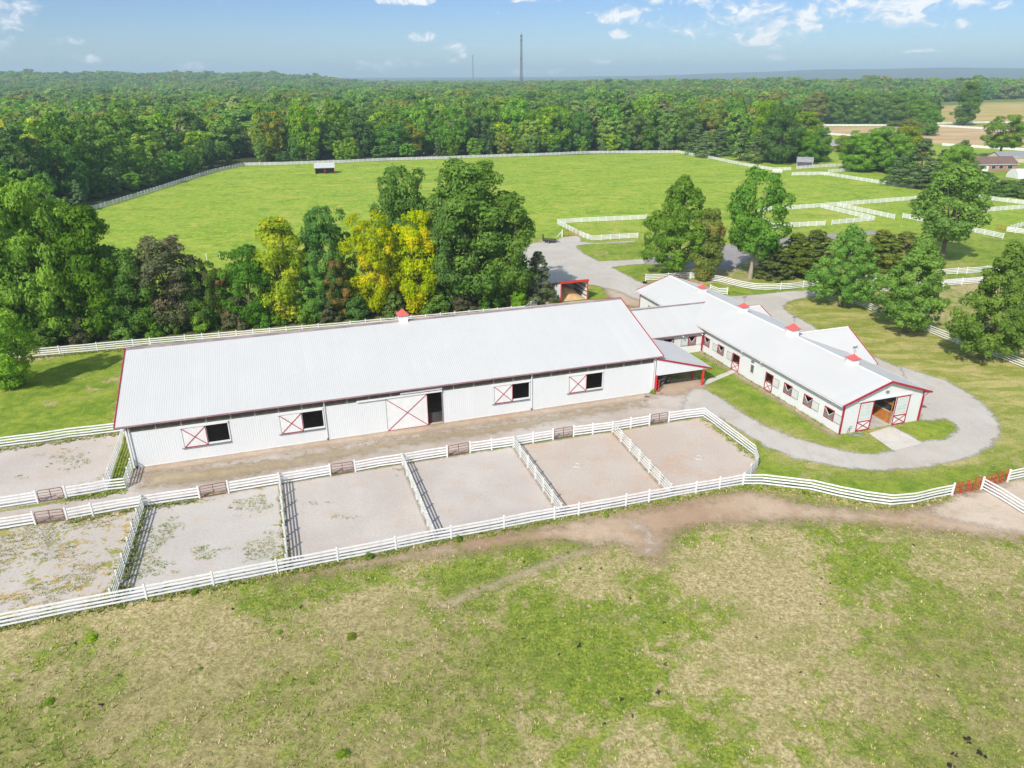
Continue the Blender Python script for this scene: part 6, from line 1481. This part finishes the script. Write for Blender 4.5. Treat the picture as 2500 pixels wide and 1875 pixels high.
# single leafy weeds one can point at
for (u, v, sz, lb) in ((474, 1449, 0.75, 'leafy weed at the front fence, leftmost'), (562, 1424, 0.45, 'small leafy weed at the front fence below the tufted paddock'), (902, 1362, 0.85, 'upright leafy weed at the front fence beside a post in mid picture'), (1119, 1320, 0.8, 'round green weed at the front fence before the middle grey paddock'),
                       (1594, 960, 0.9, 'round green weed at the arena barn corner by the red gate'), (682, 1545, 0.6, 'lone green weed in the front pasture left of centre'), (225, 1560, 0.9, 'dark green weed clump in the front pasture at left'), (120, 1715, 0.8, 'dark green weed clump at the lower left'), (858, 1556, 0.9, 'brownish weed clump in the middle of the front pasture'), (838, 1842, 0.9, 'weed clump at the bottom edge left of centre'),
                       (1480, 1262, 0.6, 'small weed beside the front fence near the dirt track'), (490, 1633, 0.4, 'tiny green weed in the open front pasture')):
    b = G(u, v); tree_w(b, sz * (0.60 if 'fence' in lb or 'barn' in lb else 0.24), sz * 0.5, 'shrub0' if sz > 0.7 else 'shrub1', 'bright' if 'brown' not in lb else 'mixed', lb, name='weed_plant')
dp = RNG.integers(0, 1000, 1)
def dung(u, v, s, lb, grp=None):
    mb = MB(); r = random.Random(int(u * 7 + v))
    o = tag(empty('dung_pile', G(u, v)), lb, 'dung', grp)
    for k in range(7):
        a = r.uniform(0, 6.28); d = r.uniform(0, s * 0.45); z = r.uniform(0.02, 0.10) * s * 2; q = r.uniform(0.10, 0.18) * s
        mb.tube([(math.cos(a) * d, math.sin(a) * d, z - q * 0.5), (math.cos(a) * d, math.sin(a) * d, z + q * 0.1), (math.cos(a) * d, math.sin(a) * d, z + q * 0.8)], [q * 0.9, q, q * 0.4], 7)
    mb.build('clod', M['dung'], o)
for (u, v, s, lb) in ((2363, 1808, 0.62, 'dark dung pile at lower right, topmost of four'), (2393, 1843, 0.6, 'dark dung pile at lower right, rightmost of four'), (2318, 1873, 0.6, 'dark dung pile at the bottom edge at right'), (2331, 1843, 0.4, 'small dark dung pile at lower right between larger ones'),
                      (1411, 1576, 0.5, 'dark dung pile on the green patch in mid pasture'), (1366, 1598, 0.45, 'dark dung pile just left below the one on the green patch'), (1609, 1692, 0.45, 'dark dung pile right of the bare patch at the bottom'), (1516, 1707, 0.42, 'dark dung pile left of the bottom bare patch pair')): dung(u, v, s, lb)
for (u, v) in ((1279, 1372), (1416, 1389), (1466, 1388), (1836, 1314), (2006, 1412), (2026, 1425), (2004, 1476), (1622, 1520), (1539, 1461), (1624, 1622), (1476, 1768), (2230, 1331), (570, 1487), (185, 1571), (250, 1722), (735, 1482), (1953, 1641), (1845, 1556), (245, 1720), (1545, 1750), (2290, 1650), (1276, 1560)):
    dung(u, v, 0.30, 'small dark dung clod scattered over the front pasture', 'dung clods in the front pasture')

# ------------------------------------------------------------------ haze
hz = MB().box(-9000, 9000, -880, 11500, -1.5, 172).build("haze", [], None); tag(hz, kind="stuff")
hm, ht, ho = new_mat("haze_air"); pv = ht.node("ShaderNodeVolumePrincipled"); pv.inputs["Density"].default_value = 1.9e-4; pv.inputs["Color"].default_value = (0.60, 0.80, 0.94, 1); pv.inputs["Anisotropy"].default_value = 0.0
ht.l.new(pv.outputs[0], ho.inputs["Volume"]); hz.data.materials.append(hm)
